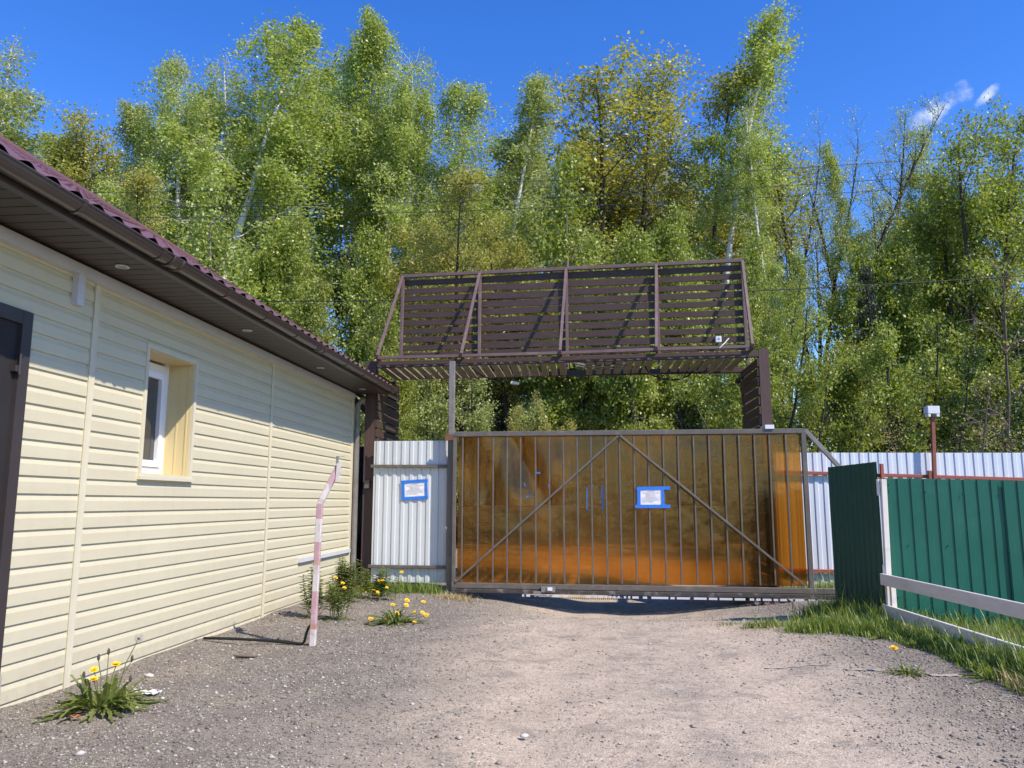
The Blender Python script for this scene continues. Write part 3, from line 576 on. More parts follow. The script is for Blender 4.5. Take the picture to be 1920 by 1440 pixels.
def polysheet(x0, x1, z0, z1, yb, amp, seed):
    nx, nz = max(2, int((x1 - x0) / .035)), max(2, int((z1 - z0) / .035)); r = np.random.default_rng(seed)
    ph = r.random(12) * 6.28
    def d(x, z):
        left = max(0, 1 - abs(x + .9) / .95) * max(0, min(1, (z - .75) / .5))
        cr = .9 * math.exp(-((x + .55 + .5 * (z - 1.2)) / .10) ** 2) + .7 * math.exp(-((x + 1.25 - .25 * (z - 1.2)) / .07) ** 2) + .6 * math.exp(-((x - .1 + .1 * z) / .12) ** 2)
        w = amp * ((.30 + 2.2 * left) * (math.sin(6.3 * x + 1.8 * z + ph[0]) * .5 + math.sin(3.5 * x - 4.4 * z + ph[1]) * .6 + .4 * math.sin(9.4 * x + 5 * z + ph[2])) + 2.2 * cr * left)
        return w
    P = [[(x0 + (x1 - x0) * i / nx, yb + d(x0 + (x1 - x0) * i / nx, z0 + (z1 - z0) * j / nz), z0 + (z1 - z0) * j / nz) for i in range(nx + 1)] for j in range(nz + 1)]
    m = MB(); m.grid(P, smooth=True); m.grid([[(a, b + .006, c_) for a, b, c_ in row][::-1] for row in P], smooth=True); return m
polysheet(-1.638, 1.778, 1.05, 1.978, GY + .048, .0085, 1).build('upper_sheet', M['poly'], gate)
polysheet(-1.638, 1.778, .086, 1.07, GY + .030, .004, 2).build('lower_sheet', M['poly'], gate)
polysheet(1.778, 2.735, .086, 1.975, GY + .036, .003, 3).build('end_sheet', M['poly'], gate)
rk = MB(); x = -.82
while x < 3.45:
    sl_ = -(x + 1.64) * .0066
    if random.random() > (.55 if x < .7 else .22): rk.box((x, GY - .048, -.060 + sl_), (x + .026, GY - .040, -.034 + sl_), 0)
    rk.box((x, GY - .042, -.080 + sl_), (x + .013, GY - .028, -.060 + sl_), 1); x += .026
rk.build('gear_rack', [M['duct'], M['groove']], gate)
dv = MB(); dv.box((-.55, GY - .08, -.007), (-.375, GY - .041, .063), 0); dv.box((-.655, GY - .075, -.025), (-.55, GY - .041, .004), 0); dv.box((-.47, GY - .105, .016), (-.41, GY - .08, .057), 1); dv.build('limit_switch', [M['frame_light'], M['plastic']], gate)
gp = thing('gate_post', (-1.739, GY + .07, 0), 'tall bare grey steel post rising from the closing edge of the gate to the canopy', 'post')
MB().bar((-1.739, GY + .07, -.1), (-1.739, GY + .07, 1.95), .088, .07, up=(0, 1, 0)).build('lower_post', M['frame'], gp)
MB().bar((-1.739, GY + .07, 1.95), (-1.739, GY + .07, 2.985), .08, .064, up=(0, 1, 0)).build('upper_post', M['frame_light'], gp)
MB().box((-1.807, GY - .03, 1.917), (-1.700, GY + .03, 1.993)).build('catch_bracket', M['rust'], gp)
MB().box((-1.80, GY - .0, -.13), (-1.68, GY + .034, -.01)).build('foot_plate', M['frame_light'], gp)
q = V((2.36, GY + .02, 2.04)); single(MB().box((2.30, GY - .05, 2.032), (2.41, GY + .24, 2.083)), 'guide_bracket', M['plastic'], 'pale grey guide bracket on the gate top tube below the right canopy post', 'bracket', base=q)
ca = thing('roller_carriage', (2.25, GY, -.1), 'dark steel roller carriage on its block under the right end of the gate', 'carriage')
MB().box((2.18, GY - .035, -.35), (2.32, GY + .07, -.075)).build('block', M['rust'], ca)
for x in (2.10, 2.22, 2.34, 2.50, 2.60): MB().tube([(x, GY - .04, -.105), (x, GY + .035, -.105)], .030, n=14).build('roller', M['steel'], ca)
single(MB().tube([(2.46, GY - .035, -.06), (2.64, GY - .14, -.20)], .012), 'lock_rod', M['cable'], 'thin black rod leaning from the gate rail to the ground by the carriage', 'rod', base=(2.55, GY - .09, -.13))
# notices taped up, and scraps of tape
def notice(cx, cz, w, h, y, rot, label, extra=False):
    t = thing('notice', (cx, y, cz), label, 'notice')
    def q(u, v): c_, s_ = math.cos(rot), math.sin(rot); return (cx + u * c_ - v * s_, cz + u * s_ + v * c_)
    def strip(u0, v0, u1, v1, wd, yy, nm, mt):
        a = q(u0, v0); b = q(u1, v1); MB().bar((a[0], yy, a[1]), (b[0], yy, b[1]), .0012, wd, up=(0, 0, 1) if abs(u1 - u0) > abs(v1 - v0) else (1, 0, 0)).build(nm, mt, t)
    n = 8; P = [[(q(-w / 2 + w * i / n, -h / 2 + h * j / n)[0], y + .0015 * math.sin(i * 1.7 + j * .9) + .001 * math.sin(j * 2.3), q(-w / 2 + w * i / n, -h / 2 + h * j / n)[1]) for i in range(n + 1)] for j in range(n + 1)]
    m = MB(); m.grid(P, smooth=True); m.build('paper', M['paper'], t)
    tx = MB()
    for k, (a, b) in enumerate(((-.14, .16), (-.36, .38), (-.22, .2), (-.20, .22), (-.3, .3), (-.38, .38), (-.38, .38), (-.36, .1))):
        v = h * (.36 - .088 * k); u = a * w
        while u < b * w:
            l = random.uniform(.007, .026); a_, b_ = q(u, v), q(min(u + l, b * w), v); tx.bar((a_[0], y - .004, a_[1]), (b_[0], y - .004, b_[1]), .0008, .0055, up=(0, 0, 1)); u += l + .005
    tx.build('text_lines', M['ink'], t)
    tw = .042
    strip(-w / 2 - .033, h / 2 + .004, w / 2 + (.1 if extra else .03), h / 2 + .012, tw, y - .006, 'tape', M['tape']); strip(-w / 2 - (.053 if extra else .03), -h / 2 - .010, w / 2 + (.1 if extra else .03), -h / 2 - .004, tw, y - .007, 'tape', M['tape'])
    strip(-w / 2 - .006, h / 2 - .01, -w / 2 - .006, -h / 2, tw, y - .008, 'tape', M['tape']); strip(w / 2 + .006, h / 2 - .01, w / 2 + .01, -h / 2, tw * .8, y - .009, 'tape', M['tape'])
PY = 10.40
notice(-2.245, 1.277, .30, .205, PY - .018, math.radians(2.2), 'printed sheet framed in blue tape on the white corrugated panel')
notice(.845, 1.174, .287, .212, GY - .026, math.radians(-.5), 'printed sheet with long blue tape ends stuck across the amber gate bars', True)
def scrap(pts, w, lab):
    k = 10.2 / 8.72; pts = [(x * k, GY + .016 + dy, 1.11 + (z - 1.11) * k) for x, dy, z in pts]; w *= k * .8; a = V(pts[0]); m = MB()
    for p, q_ in zip(pts[:-1], pts[1:]):
        d = V(q_) - V(p); m.bar(p, q_, .0012, w, up=(0, 0, 1) if abs(d.x) > abs(d.z) else (1, 0, 0))
    single(m, 'tape_scrap', M['tape_old'], lab, 'tape scrap', 'torn blue tape left on the gate', base=a)
scrap([(.035, 0, 1.27), (.03, 0, 1.035), (.065, -.001, 1.03)], .014, 'thin pale upright tape strip with a foot, left of the broad strip')
scrap([(.20, 0, 1.295), (.205, 0, 1.03)], .026, 'broad upright blue tape strip between the two middle gate bars')
scrap([(.055, 0, 1.288), (.11, 0, 1.296)], .016, 'short faint tape piece at the head of the thin upright strip')
scrap([(-.635, 0, 1.165), (-.60, 0, 1.195), (-.60, 0, 1.17)], .024, 'small blue scrap low beside the third wide bay of the gate')
scrap([(-.535, -.034, 1.437), (-.475, -.034, 1.43)], .022, 'small blue scrap highest on the gate, across a bar')
scrap([(-.655, 0, 1.325), (-.65, 0, 1.285)], .016, 'tiny blue scrap hugging a bar above the low scrap')
scrap([(-.385, -.034, 1.31), (-.383, -.034, 1.275)], .012, 'tiny dull blue scrap on the bar just under the brace')

# ------------------------------------------------------------------ corrugated sheets
def corr(p0, p1, z0, z1, pitch, h=.010, top=.30, slope=.12, phase=0., zslope=0., toward=None, ztilt=0.):
    """trapezoid profile along p0->p1; ribs stand out towards `toward`"""
    p0, p1 = V(p0), V(p1); d = p1 - p0; Ln = d.length; d.normalize(); n = V((d.y, -d.x, 0))
    if toward is not None and n.dot(V(toward) - p0) < 0: n = -n
    st = []; s = -phase * pitch
    while s < Ln:
        for u, o in ((0, 0), (.5 - top / 2 - slope, 0), (.5 - top / 2, h), (.5 + top / 2, h), (.5 + top / 2 + slope, 0)): st.append((s + u * pitch, o))
        s += pitch
    st = [(a, o) for a, o in st if 0 <= a <= Ln]; st = [(0, st[0][1])] + st + [(Ln, st[-1][1])]
    m = MB(); P = []
    nz = 10
    for j in range(nz + 1):
        v = j / nz; row = []
        for a, o in st:
            zt = z1 + zslope * a; zb = z0 + ztilt * a; z = zb + (zt - zb) * v; wob = .0025 * math.sin(a * 3 + v * 4) * math.sin(v * 5 + a)
            row.append(p0 + d * a + n * (o + wob) + V((0, 0, z)))
        P.append(row)
    m.grid(P)
    nn = -n * .0012; m.grid([[q + nn for q in row][::-1] for row in P]); return m
# small fixed panel left of the gate
fp = thing('corrugated_panel', (-2.3, PY, 0), 'narrow white corrugated panel between the brown post and the gate', 'fence panel')
corr((-2.815, PY, 0), (-1.80, PY, 0), .072, 1.93, .115, h=.012, top=.34, slope=.09, toward=(0, 0, 0)).build('sheet', M['sheet'], fp)
for z in (1.584, .272): MB().bar((-2.84, PY - .042, z + .006), (-1.785, PY - .042, z), .04, .042).build('rail', M['frame'], fp)
MB().box((-2.955, PY + .055, 1.30), (-2.885, PY + .099, 1.405)).sphere((-2.893, PY + .055, 1.38), .009, n=5).build('lock_case', M['frame'], fp)
# long white fence on the right behind the gate
wf = thing('white_fence', (5.4, 11.2, 0), 'long white corrugated sheet fence with red rails behind the green fence', 'fence')
corr((2.62, 11.20, 0), (9.6, 11.24, 0), -.08, 1.794, .125, h=.012, top=.36, slope=.08, zslope=-.006, toward=(0, 0, 0)).build('sheet', M['sheet2'], wf)
for za, zb in ((1.526, 1.29), (.20, .14)): MB().bar((2.62, 11.152, za), (9.6, 11.192, zb), .038, .046).build('rail', M['redrail'], wf)
for x in (4.67, 7.07, 9.4): MB().box((x, 11.26, -.2), (x + .05, 11.31, 1.7)).build('post', M['redrail'], wf)
lp = thing('lamp_post', (4.70, 11.09, 0), 'red brown post topped with a white box by the white fence', 'post')
MB().bar((4.692, 11.09, 1.2), (4.738, 11.09, 2.262), .049, .043, up=(0, 1, 0)).build('post', M['brownpost'], lp)
MB().box((4.63, 11.08, 1.38), (4.669, 11.128, 1.533)).box((4.632, 11.12, -.2), (4.673, 11.145, 1.42)).build('bracket', M['brownpost'], lp)
MB().bar((4.732, 11.09, 2.302), (4.734, 11.09, 2.405), .163, .129, up=(0, 1, 0), bev=.011).box((4.662, 11.03, 2.259), (4.692, 11.145, 2.303)).box((4.77, 11.03, 2.259), (4.807, 11.145, 2.303)).build('white_box', M['plastic'], lp)
# green fence with its open leaf
gf = thing('green_fence', (3.5, 7.6, 0), 'emerald corrugated fence along the grass verge on the right', 'fence')
pA, pB = V((2.80, 7.705, 0)), V((4.00, 7.56, 0)); dAB = (pB - pA).normalized()
corr(pA, pA + dAB * 1.02, .0, 1.335, .1128, h=.010, top=.42, slope=.05, zslope=-.024, ztilt=-.03, phase=.2, toward=(2, 0, 0)).build('sheet', M['green'], gf)
corr(pA + dAB * 1.0 + V((0, -.014, 0)), pA + dAB * 3.4, -.04, 1.308, .1128, h=.010, top=.42, slope=.05, zslope=-.024, ztilt=-.03, phase=.2, toward=(2, 0, 0)).build('sheet', M['green'], gf)
b = MB()
for a, z in ((.055, 1.275), (.055, 1.215), (.365, 1.205), (.68, 1.19), (.98, 1.178), (1.045, 1.178), (.19, .72), (.52, .72), (1.01, .67), (.34, .14), (.62, .11), (.9, .07), (.065, .4), (.07, .25)):
    c_ = pA + dAB * a + V((-.012, -.016, z)); b.sphere(c_, .0075, n=4)
b.build('screw', M['green2'], gf)
MB().bar((2.765, 7.672, -.05), (2.785, 7.66, 1.325), .05, .045, up=(0, 1, 0)).build('post', M['whitewood'], gf)
for k in (1.1, 2.3, 3.35): q = pA + dAB * k + V((0, .05, 0)); MB().bar(q + V((0, 0, -.05)), q + V((0, 0, 1.2)), .05, .05, up=(0, 1, 0)).build('post', M['whitewood'], gf)
gl_ = thing('fence_gate_leaf', (2.78, 7.70, 0), 'open dark green corrugated gate leaf in shade beside the white hinge post', 'gate leaf')
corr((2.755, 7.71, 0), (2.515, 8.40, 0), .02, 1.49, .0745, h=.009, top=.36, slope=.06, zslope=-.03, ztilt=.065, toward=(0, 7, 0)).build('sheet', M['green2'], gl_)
b = MB(); q = V((.05, .018, 0))
for z in (1.36, .16): b.bar(V((2.775, 7.70, z)) + q * .6, V((2.54, 8.38, z + .02)) + q * .6, .03, .03)
b.bar(V((2.775, 7.705, .05)) + q * .5, V((2.775, 7.705, 1.47)) + q * .5, .03, .03, up=(0, 1, 0)); b.bar(V((2.53, 8.37, .0)) + q * .6, V((2.53, 8.37, 1.44)) + q * .6, .035, .035, up=(0, 1, 0)); b.build('frame', M['redrail'], gl_)
for z, h_, r_ in ((1.25, .075, .015), (.50, .04, .012)): MB().tube([(2.742, 7.674, z - h_), (2.742, 7.674, z + h_)], r_, n=10).build('hinge', M['whitewood'], gl_)
MB().box((2.53, 8.34, -.02), (2.57, 8.38, .09)).build('drop_bolt', M['redrail'], gl_)
bar_ = thing('plank_barrier', (2.78, 6.6, 0), 'low barrier of two white planks running towards the camera in the grass', 'barrier')
for za, zb in ((.416, .405), (.145, .115)):
    MB().bar((2.705, 7.64, za), (2.98, 3.9, zb - .01), .028, .102, bev=.004).build('plank', M['whitewood'], bar_)
for t in (.012, .64, .97): q = V((2.74, 7.60, 0)).lerp(V((3.02, 3.9, 0)), t); MB().box((q.x, q.y - .025, -.1), (q.x + .04, q.y + .025, .44)).build('post', M['whitewood'], bar_)

# ------------------------------------------------------------------ corner between house and canopy
df = thing('dark_fence', (-3.4, 11.9, 0), 'dark board fence closing the gap between the house corner and the canopy', 'fence')
b = MB(); x = -4.6
while x < -2.98: b.box((x, 11.92, -.05), (x + .135, 11.945, 1.97 + .012 * math.sin(x * 40))); x += .142
b.build('boards', M['fence_dark'], df)
for z in (.5, 1.45): MB().box((-4.6, 11.88, z), (-2.99, 11.92, z + .07)).build('rail', M['fence_dark'], df)
single(MB().bar((-3.33, 10.95, .02), (-3.08, 11.1, 1.45), .09, .03, up=(0, 1, 0)), 'leaning_plank', M['greenplank'], 'mossy green plank leaning in the gap beside the brown post', 'plank', base=(-3.3, 10.95, 0))
single(MB().box((-3.275, 10.90, 1.93), (-3.155, 10.915, 2.12), 0).add([(-3.275, 10.898, 1.90), (-3.20, 10.898, 1.92), (-3.25, 10.898, 2.11), (-3.275, 10.898, 2.11)], [(0, 1, 2, 3)], 1), 'sign_plate', [M['blue'], M['plastic']], 'blue and white plate half hidden behind the house downpipe', 'sign', base=(-3.2, 10.9, 2.0))

# ------------------------------------------------------------------ striped bent pole and its cable
PB = V((-2.123, 6.182, 0))
bp = thing('bent_pole', PB, 'slim bent steel pole in flaking white and faded red stripes near the house wall', 'pole')
b = MB()
def pp(t):  # along the pole: straight shaft then leaning head
    if t < 1.1: return V((-2.123 + .019 * t / 1.1, 6.182, t))
    k = (t - 1.1) / .40; return V((-2.104 + .128 * k, 6.182 + .05 * k, 1.1 + .30 * k))
segs = [(-.05, .13, 0), (.13, .17, 2), (.17, .42, 1), (.42, .62, 0), (.62, .66, 2), (.66, .80, 1), (.80, .98, 0), (.98, 1.1, 1), (1.1, 1.3, 0), (1.3, 1.5, 1)]
for a, c_, mi in segs: b.bar(pp(a), pp(c_), .046, .038, up=(0, 1, 0), mi=mi)
b.build('shaft', [M['polewhite'], M['polepink'], M['polerust']], bp)
q = pp(1.47); MB().bar(q + V((.012, -.028, -.10)), q + V((.02, -.026, .045)), .034, .012, up=(0, 1, 0), mi=0).bar(q + V((.002, -.02, .04)), q + V((.004, -.02, .10)), .02, .012, up=(0, 1, 0), mi=1).bar(q + V((-.005, -.02, .10)), q + V((.06, -.02, .098)), .02, .003, mi=1).build('head_bracket', [M['polewhite'], M['steel']], bp)
single(MB().tube([(-3.06, 6.29, .03), (-2.95, 6.27, .035), (-2.8, 6.285, .03), (-2.62, 6.275, .026), (-2.48, 6.255, .022), (-2.33, 6.235, .015), (-2.22, 6.215, .012), (-2.2, 6.21, .03), (-2.185, 6.20, .09), (-2.165, 6.195, .14), (-2.14, 6.19, .165)], .011, n=8), 'ground_cable', M['cable'], 'black cable lying on the gravel from the house wall into the striped pole', 'cable', base=(-2.6, 6.27, 0))

# ------------------------------------------------------------------ overhead wires
def depth_pt(px, py, D): r = pix_ray(px, py); k = D / r.dot(F3); return V((0, 0, CAM_H)) + r * k
def wire(P, ext, lab, r):
    P = [depth_pt(*p) for p in P]; x = np.array([p.x for p in P]); zc = np.polyfit(x, [p.z for p in P], 2); yc = np.polyfit(x, [p.y for p in P], 1)
    zc[0] = max(zc[0], .0004)
    pts = [(a, np.polyval(yc, a), np.polyval(zc, a)) for a in np.linspace(-ext, ext, 50)]
    single(MB().tube(pts, r, n=5), 'power_line', M['wire'], lab, 'wire', 'overhead wires in front of the trees', base=pts[25])
wire([(160, 361, 15), (640, 353, 15), (1000, 341, 15), (1380, 319, 15), (1920, 287, 15)], 24, 'uppermost overhead wire crossing the tree crowns', .006)
wire([(213, 390, 15), (640, 384, 15), (1380, 353, 15), (1920, 318, 15)], 24, 'middle one of the three upper overhead wires', .006)
wire([(243, 408, 15), (640, 403, 15), (1380, 372, 15), (1920, 339, 15)], 24, 'lowest of the three close overhead wires', .006)
wire([(483, 564, 13), (740, 565, 13), (1403, 545, 13), (1920, 517, 13)], 20, 'lone lower wire passing behind the slat screen', .009)
#__PART2__
# ------------------------------------------------------------------ trees
def unit(a): return a / np.maximum(np.linalg.norm(a, axis=-1, keepdims=True), 1e-9)
def leaf_quads(c, la, lb, r, droop=0., flat=0.):
    n = len(c); u = unit(r.normal(size=(n, 3)) + np.array([0, 0, -droop])); w = unit(r.normal(size=(n, 3)) + np.array([0, 0, flat]))
    v = unit(np.cross(u, w)); s = (.7 + .6 * r.random((n, 1)))
    nrm = np.cross(u, v); u = u * la * s; v = v * lb * s; k = nrm * (lb * .35) * s
    return np.stack([c - u, c - v * 1.0 + k - u * .15, c + u, c + v + k - u * .15], 1).reshape(-1, 3)
def poly_tubes(lines):
    """lines: list of (pts (k,3), radii (k,), n) -> verts, quad index"""
    vs, ix, o = [], [], 0
    for pts, rad, n in lines:
        k = len(pts); d = unit(np.gradient(pts, axis=0)); ref = np.array([1., 0, 0]) if abs(d[0, 0]) < .8 else np.array([0, 1., 0])
        x = unit(np.cross(d, np.tile(ref, (k, 1)))); y = np.cross(d, x); a = np.arange(n) * 2 * math.pi / n
        ring = pts[:, None] + (x[:, None] * np.cos(a)[None, :, None] + y[:, None] * np.sin(a)[None, :, None]) * rad[:, None, None]
        vs.append(ring.reshape(-1, 3)); i = np.arange(k - 1)[:, None] * n; j = np.arange(n)[None]
        q = np.stack([i + j, i + (j + 1) % n, i + n + (j + 1) % n, i + n + j], 2).reshape(-1, 4) + o; ix.append(q); o += k * n
    return np.concatenate(vs), np.concatenate(ix)
def bend_line(p, d, L, k, r, wob, pull):
    """polyline from p along d of length L; pull: vector added per step"""
    pts = [p]; d = d / np.linalg.norm(d)
    for i in range(k):
        d = d + r.normal(size=3) * wob + pull / k; d = d / np.linalg.norm(d); pts.append(pts[-1] + d * L / k)
    return np.array(pts)
KINDS = {
 'birch':  dict(h=16, r0=.105, stems=1, t0=.20, limbs=62, Lm=3.0, prof=lambda t: (1.04 - t) ** .7 * (.72 + .5 * t), el=(35, 62), pull=(0, 0, -.75), twigs=7, tw=.9, leaves=47000, la=.035, lb=.026, string=.80, clump=.10, droop=.9, bark='birch', leaf='birch', limb_r=.22),
 'pale':   dict(h=16, r0=.10, stems=1, t0=.22, limbs=52, Lm=1.9, prof=lambda t: (1.05 - t) ** .8 * (.5 + t) * .95, el=(40, 68), pull=(0, 0, -.45), twigs=6, tw=.75, leaves=26000, la=.035, lb=.026, string=.55, clump=.10, droop=.8, bark='birch', leaf='pale', limb_r=.22),
 'olive':  dict(h=14, r0=.17, stems=3, t0=.20, limbs=28, Lm=3.2, prof=lambda t: max(.24, math.sin(math.pi * min(1, (t * .74 + .22))) ** .7), el=(25, 60), pull=(0, 0, .5), twigs=8, tw=1.05, leaves=40000, la=.042, lb=.033, string=0, clump=.17, droop=.3, bark='bark', leaf='olive', limb_r=.3),
 'aspen':  dict(h=14, r0=.12, stems=2, t0=.25, limbs=20, Lm=2.3, prof=lambda t: (1.05 - t) ** .6 * (.4 + t), el=(38, 62), pull=(0, 0, .45), twigs=6, tw=.85, leaves=15000, la=.043, lb=.036, string=0, clump=.13, droop=.3, bark='bark2', leaf='pale', limb_r=.3),
 'sparse': dict(h=14, r0=.17, stems=2, t0=.30, limbs=17, Lm=2.8, prof=lambda t: (1.08 - t) ** .5 * (.5 + .5 * t), el=(32, 62), pull=(0, 0, .5), twigs=8, tw=1.0, leaves=6500, la=.032, lb=.026, string=0, clump=.12, droop=.2, bark='bark', leaf='pale', limb_r=.36, top=1.5),
 'dense':  dict(h=12, r0=.16, stems=3, t0=.14, limbs=20, Lm=2.7, prof=lambda t: max(.15, math.sin(math.pi * min(1, (t * .72 + .26))) ** .6), el=(15, 55), pull=(0, 0, .3), twigs=8, tw=1.05, leaves=40000, la=.043, lb=.034, string=.0, clump=.16, droop=.4, bark='bark', leaf='fresh', limb_r=.3),
 'bush':   dict(h=4.5, r0=.05, stems=5, t0=.08, limbs=10, Lm=1.25, prof=lambda t: max(.25, 1.05 - t * .8), el=(10, 60), pull=(0, 0, -.2), twigs=6, tw=.55, leaves=22000, la=.032, lb=.024, string=.2, clump=.11, droop=.5, bark='bark', leaf='bush', limb_r=.45),
 'young':  dict(h=6.5, r0=.06, stems=2, t0=.10, limbs=24, Lm=1.45, prof=lambda t: (1.05 - t) ** .7 * (.55 + t) * .9, el=(25, 62), pull=(0, 0, -.4), twigs=6, tw=.6, leaves=28000, la=.033, lb=.024, string=.4, clump=.10, droop=.7, bark='bark2', leaf='fresh', limb_r=.35),
 'dead':   dict(h=5.0, r0=.05, stems=4, t0=.12, limbs=14, Lm=1.5, prof=lambda t: 1.0 - t * .6, el=(5, 60), pull=(0, 0, -.5), twigs=9, tw=.8, leaves=1500, la=.030, lb=.022, string=0, clump=.12, droop=.3, bark='twig', leaf='olive', limb_r=.5),
 'spruce': dict(h=13, r0=.14, stems=1, t0=.08, limbs=90, Lm=2.1, prof=lambda t: 1.02 - t, el=(-8, 12), pull=(0, 0, -.25), twigs=8, tw=.5, leaves=26000, la=.075, lb=.018, string=.18, clump=.09, droop=1.2, bark='bark', leaf='needle', limb_r=.22),
}
MESHES = {}
def tree_mesh(kind, var):
    if (kind, var) in MESHES: return MESHES[(kind, var)]
    K = KINDS[kind]; r = np.random.default_rng(abs(hash((len(kind) * 31 + ord(kind[0]) + ord(kind[2]) * 7, var))) % (2 ** 31)); h = K['h']; lines = []; cents = []; cw = []
    ns = K['stems']; stems = []
    if ns == 1:
        stems.append(bend_line(np.zeros(3), np.array([r.normal() * .03, r.normal() * .03, 1.]), h, 12, r, .025, np.zeros(3)))
        stems[0][:, 2] *= h / stems[0][-1, 2]
    else:
        fork = h * (.16 if kind in ('bush', 'dead') else .22) * (0.2 if kind in ('bush', 'dead') else 1); tk = bend_line(np.zeros(3), np.array([0, 0, 1.]), max(fork, .05), 3, r, .03, np.zeros(3))
        if kind not in ('bush', 'dead'): lines.append((tk, np.linspace(K['r0'] * 1.25, K['r0'], 4), 8))
        for s in range(ns):
            a = 6.283 * (s + r.random() * .5) / ns; sp = {'bush': .55, 'dead': .7, 'young': .12, 'dense': .34}.get(kind, .26); d = np.array([math.cos(a) * sp, math.sin(a) * sp, 1.]); Ls = (h - fork) * (1.05 if s == 0 else .78 + .2 * r.random())
            st = bend_line(tk[-1], d, Ls, 10, r, .06, np.array([0, 0, .35])); stems.append(st)
        zmax = max(s[-1, 2] for s in stems)
        for s in stems: s[:, 2] *= h / zmax
    for st in stems:
        k = len(st); rr = K['r0'] * (1 if ns == 1 else .72); lines.append((st, rr * (1 - np.linspace(0, 1, k)) ** .85 + .012, 8))
        for i in range(K['limbs']):
            t = K['t0'] + (1 - K['t0']) * ((i + r.random()) / K['limbs']) ** .92; t = min(t, .985); q = t * (k - 1); j = min(int(q), k - 2); p = st[j] + (st[j + 1] - st[j]) * (q - j)
            L = K['Lm'] * K['prof'](t) * (.65 + .6 * r.random()) * (1 if ns == 1 else .8)
            if L < .15: continue
            a = i * 2.39996 + r.normal() * .5; el = math.radians(K['el'][0] + (K['el'][1] - K['el'][0]) * t + r.normal() * 8)
            d = np.array([math.cos(a) * math.cos(el), math.sin(a) * math.cos(el), math.sin(el)])
            lb = bend_line(p, d, L, 6, r, .10, np.array(K['pull']) * (1 if kind not in ('birch', 'pale', 'young') else (.4 + .8 * (1 - t))))
            lr = max(.006, (rr * (1 - t) ** .85 + .012) * K['limb_r'] * (.8 + .5 * r.random())); lines.append((lb, np.linspace(lr, .004, 7), 5))
            for w in range(K['twigs']):
                s = .22 + .78 * (w + r.random()) / K['twigs']; q2 = min(s * 6, 5.999); j2 = int(q2); p2 = lb[j2] + (lb[j2 + 1] - lb[j2]) * (q2 - j2)
                dd = unit((lb[j2 + 1] - lb[j2])[None])[0] + r.normal(size=3) * .75
                tl = K['tw'] * (.5 + .8 * r.random()) * (1.15 - .5 * s) * min(1, L / (K['Lm'] * .45) + .25)
                tw = bend_line(p2, dd, tl, 3, r, .18, np.array(K['pull']) * .8); lines.append((tw, np.linspace(lr * .45 + .003, .002, 4), 3))
                for m in range(4):
                    u = (m + 1) / 4 * 3; j3 = min(int(u), 2); cents.append(tw[j3] + (tw[j3 + 1] - tw[j3]) * (u - j3)); cw.append(.5 + .7 * r.random() + (.5 if m > 1 else 0))
    cents = np.array(cents); cw = np.array(cw)
    # uneven density: some boughs full, some nearly bare
    ph = r.random(6) * 6.28; dens = .58 + .42 * np.sin(cents[:, 0] * 1.9 + ph[0]) * np.sin(cents[:, 1] * 1.7 + ph[1]) + .35 * np.sin(cents[:, 2] * 1.3 + ph[2] + cents[:, 0]) + .40 * np.sin(cents[:, 0] * 6.1 + ph[3]) * np.sin(cents[:, 1] * 5.7 + ph[4]) * np.sin(cents[:, 2] * 4.9 + ph[5]); cw = cw * np.clip(dens, .06, 1.3)
    ax_ = np.min([np.min(np.linalg.norm(cents[:, None, :2] - st[None, :, :2] + 9 * (np.abs(cents[:, None, 2:3] - st[None, :, 2:3]) > h / 8), axis=2), axis=1) for st in stems], axis=0); tt = np.clip(cents[:, 2] / h, 0, 1); cw = cw * np.clip(ax_ / (.05 * h * (1 - tt) ** .8 + .02), .10, 1) * (1 - .35 * np.clip((tt - .8) / .2, 0, 1))
    n = K['leaves']; pick = r.choice(len(cents), n, p=cw / cw.sum()); c = cents[pick] + r.normal(size=(n, 3)) * K['clump'] * np.array([1, 1, .8])
    if K['string']: c[:, 2] -= r.random(n) ** 1.3 * K['string'] * (.4 + .6 * r.random(len(cents))[pick])
    c[:, 2] = np.maximum(c[:, 2], .05)
    hue = r.random(len(cents))[pick] * .55 + r.random(n) * .45
    crown = fast_mesh(kind + '_crown', leaf_quads(c, K['la'], K['lb'], r, K['droop']), 4, LF[K['leaf']], hue)
    tv, ti = poly_tubes(lines); trunk = fast_mesh(kind + '_trunk', tv, 4, M[K['bark']], idx=ti.reshape(-1)); trunk.polygons.foreach_set('use_smooth', np.ones(len(trunk.polygons), dtype=bool))
    he = float(np.percentile(c[:, 2], 99.97)); v_ = c[np.argsort(c[:, 2])[-40:]].mean(0); MESHES[(kind, var)] = (trunk, crown, (he, float(v_[0]), float(v_[1]), ns)); return MESHES[(kind, var)]
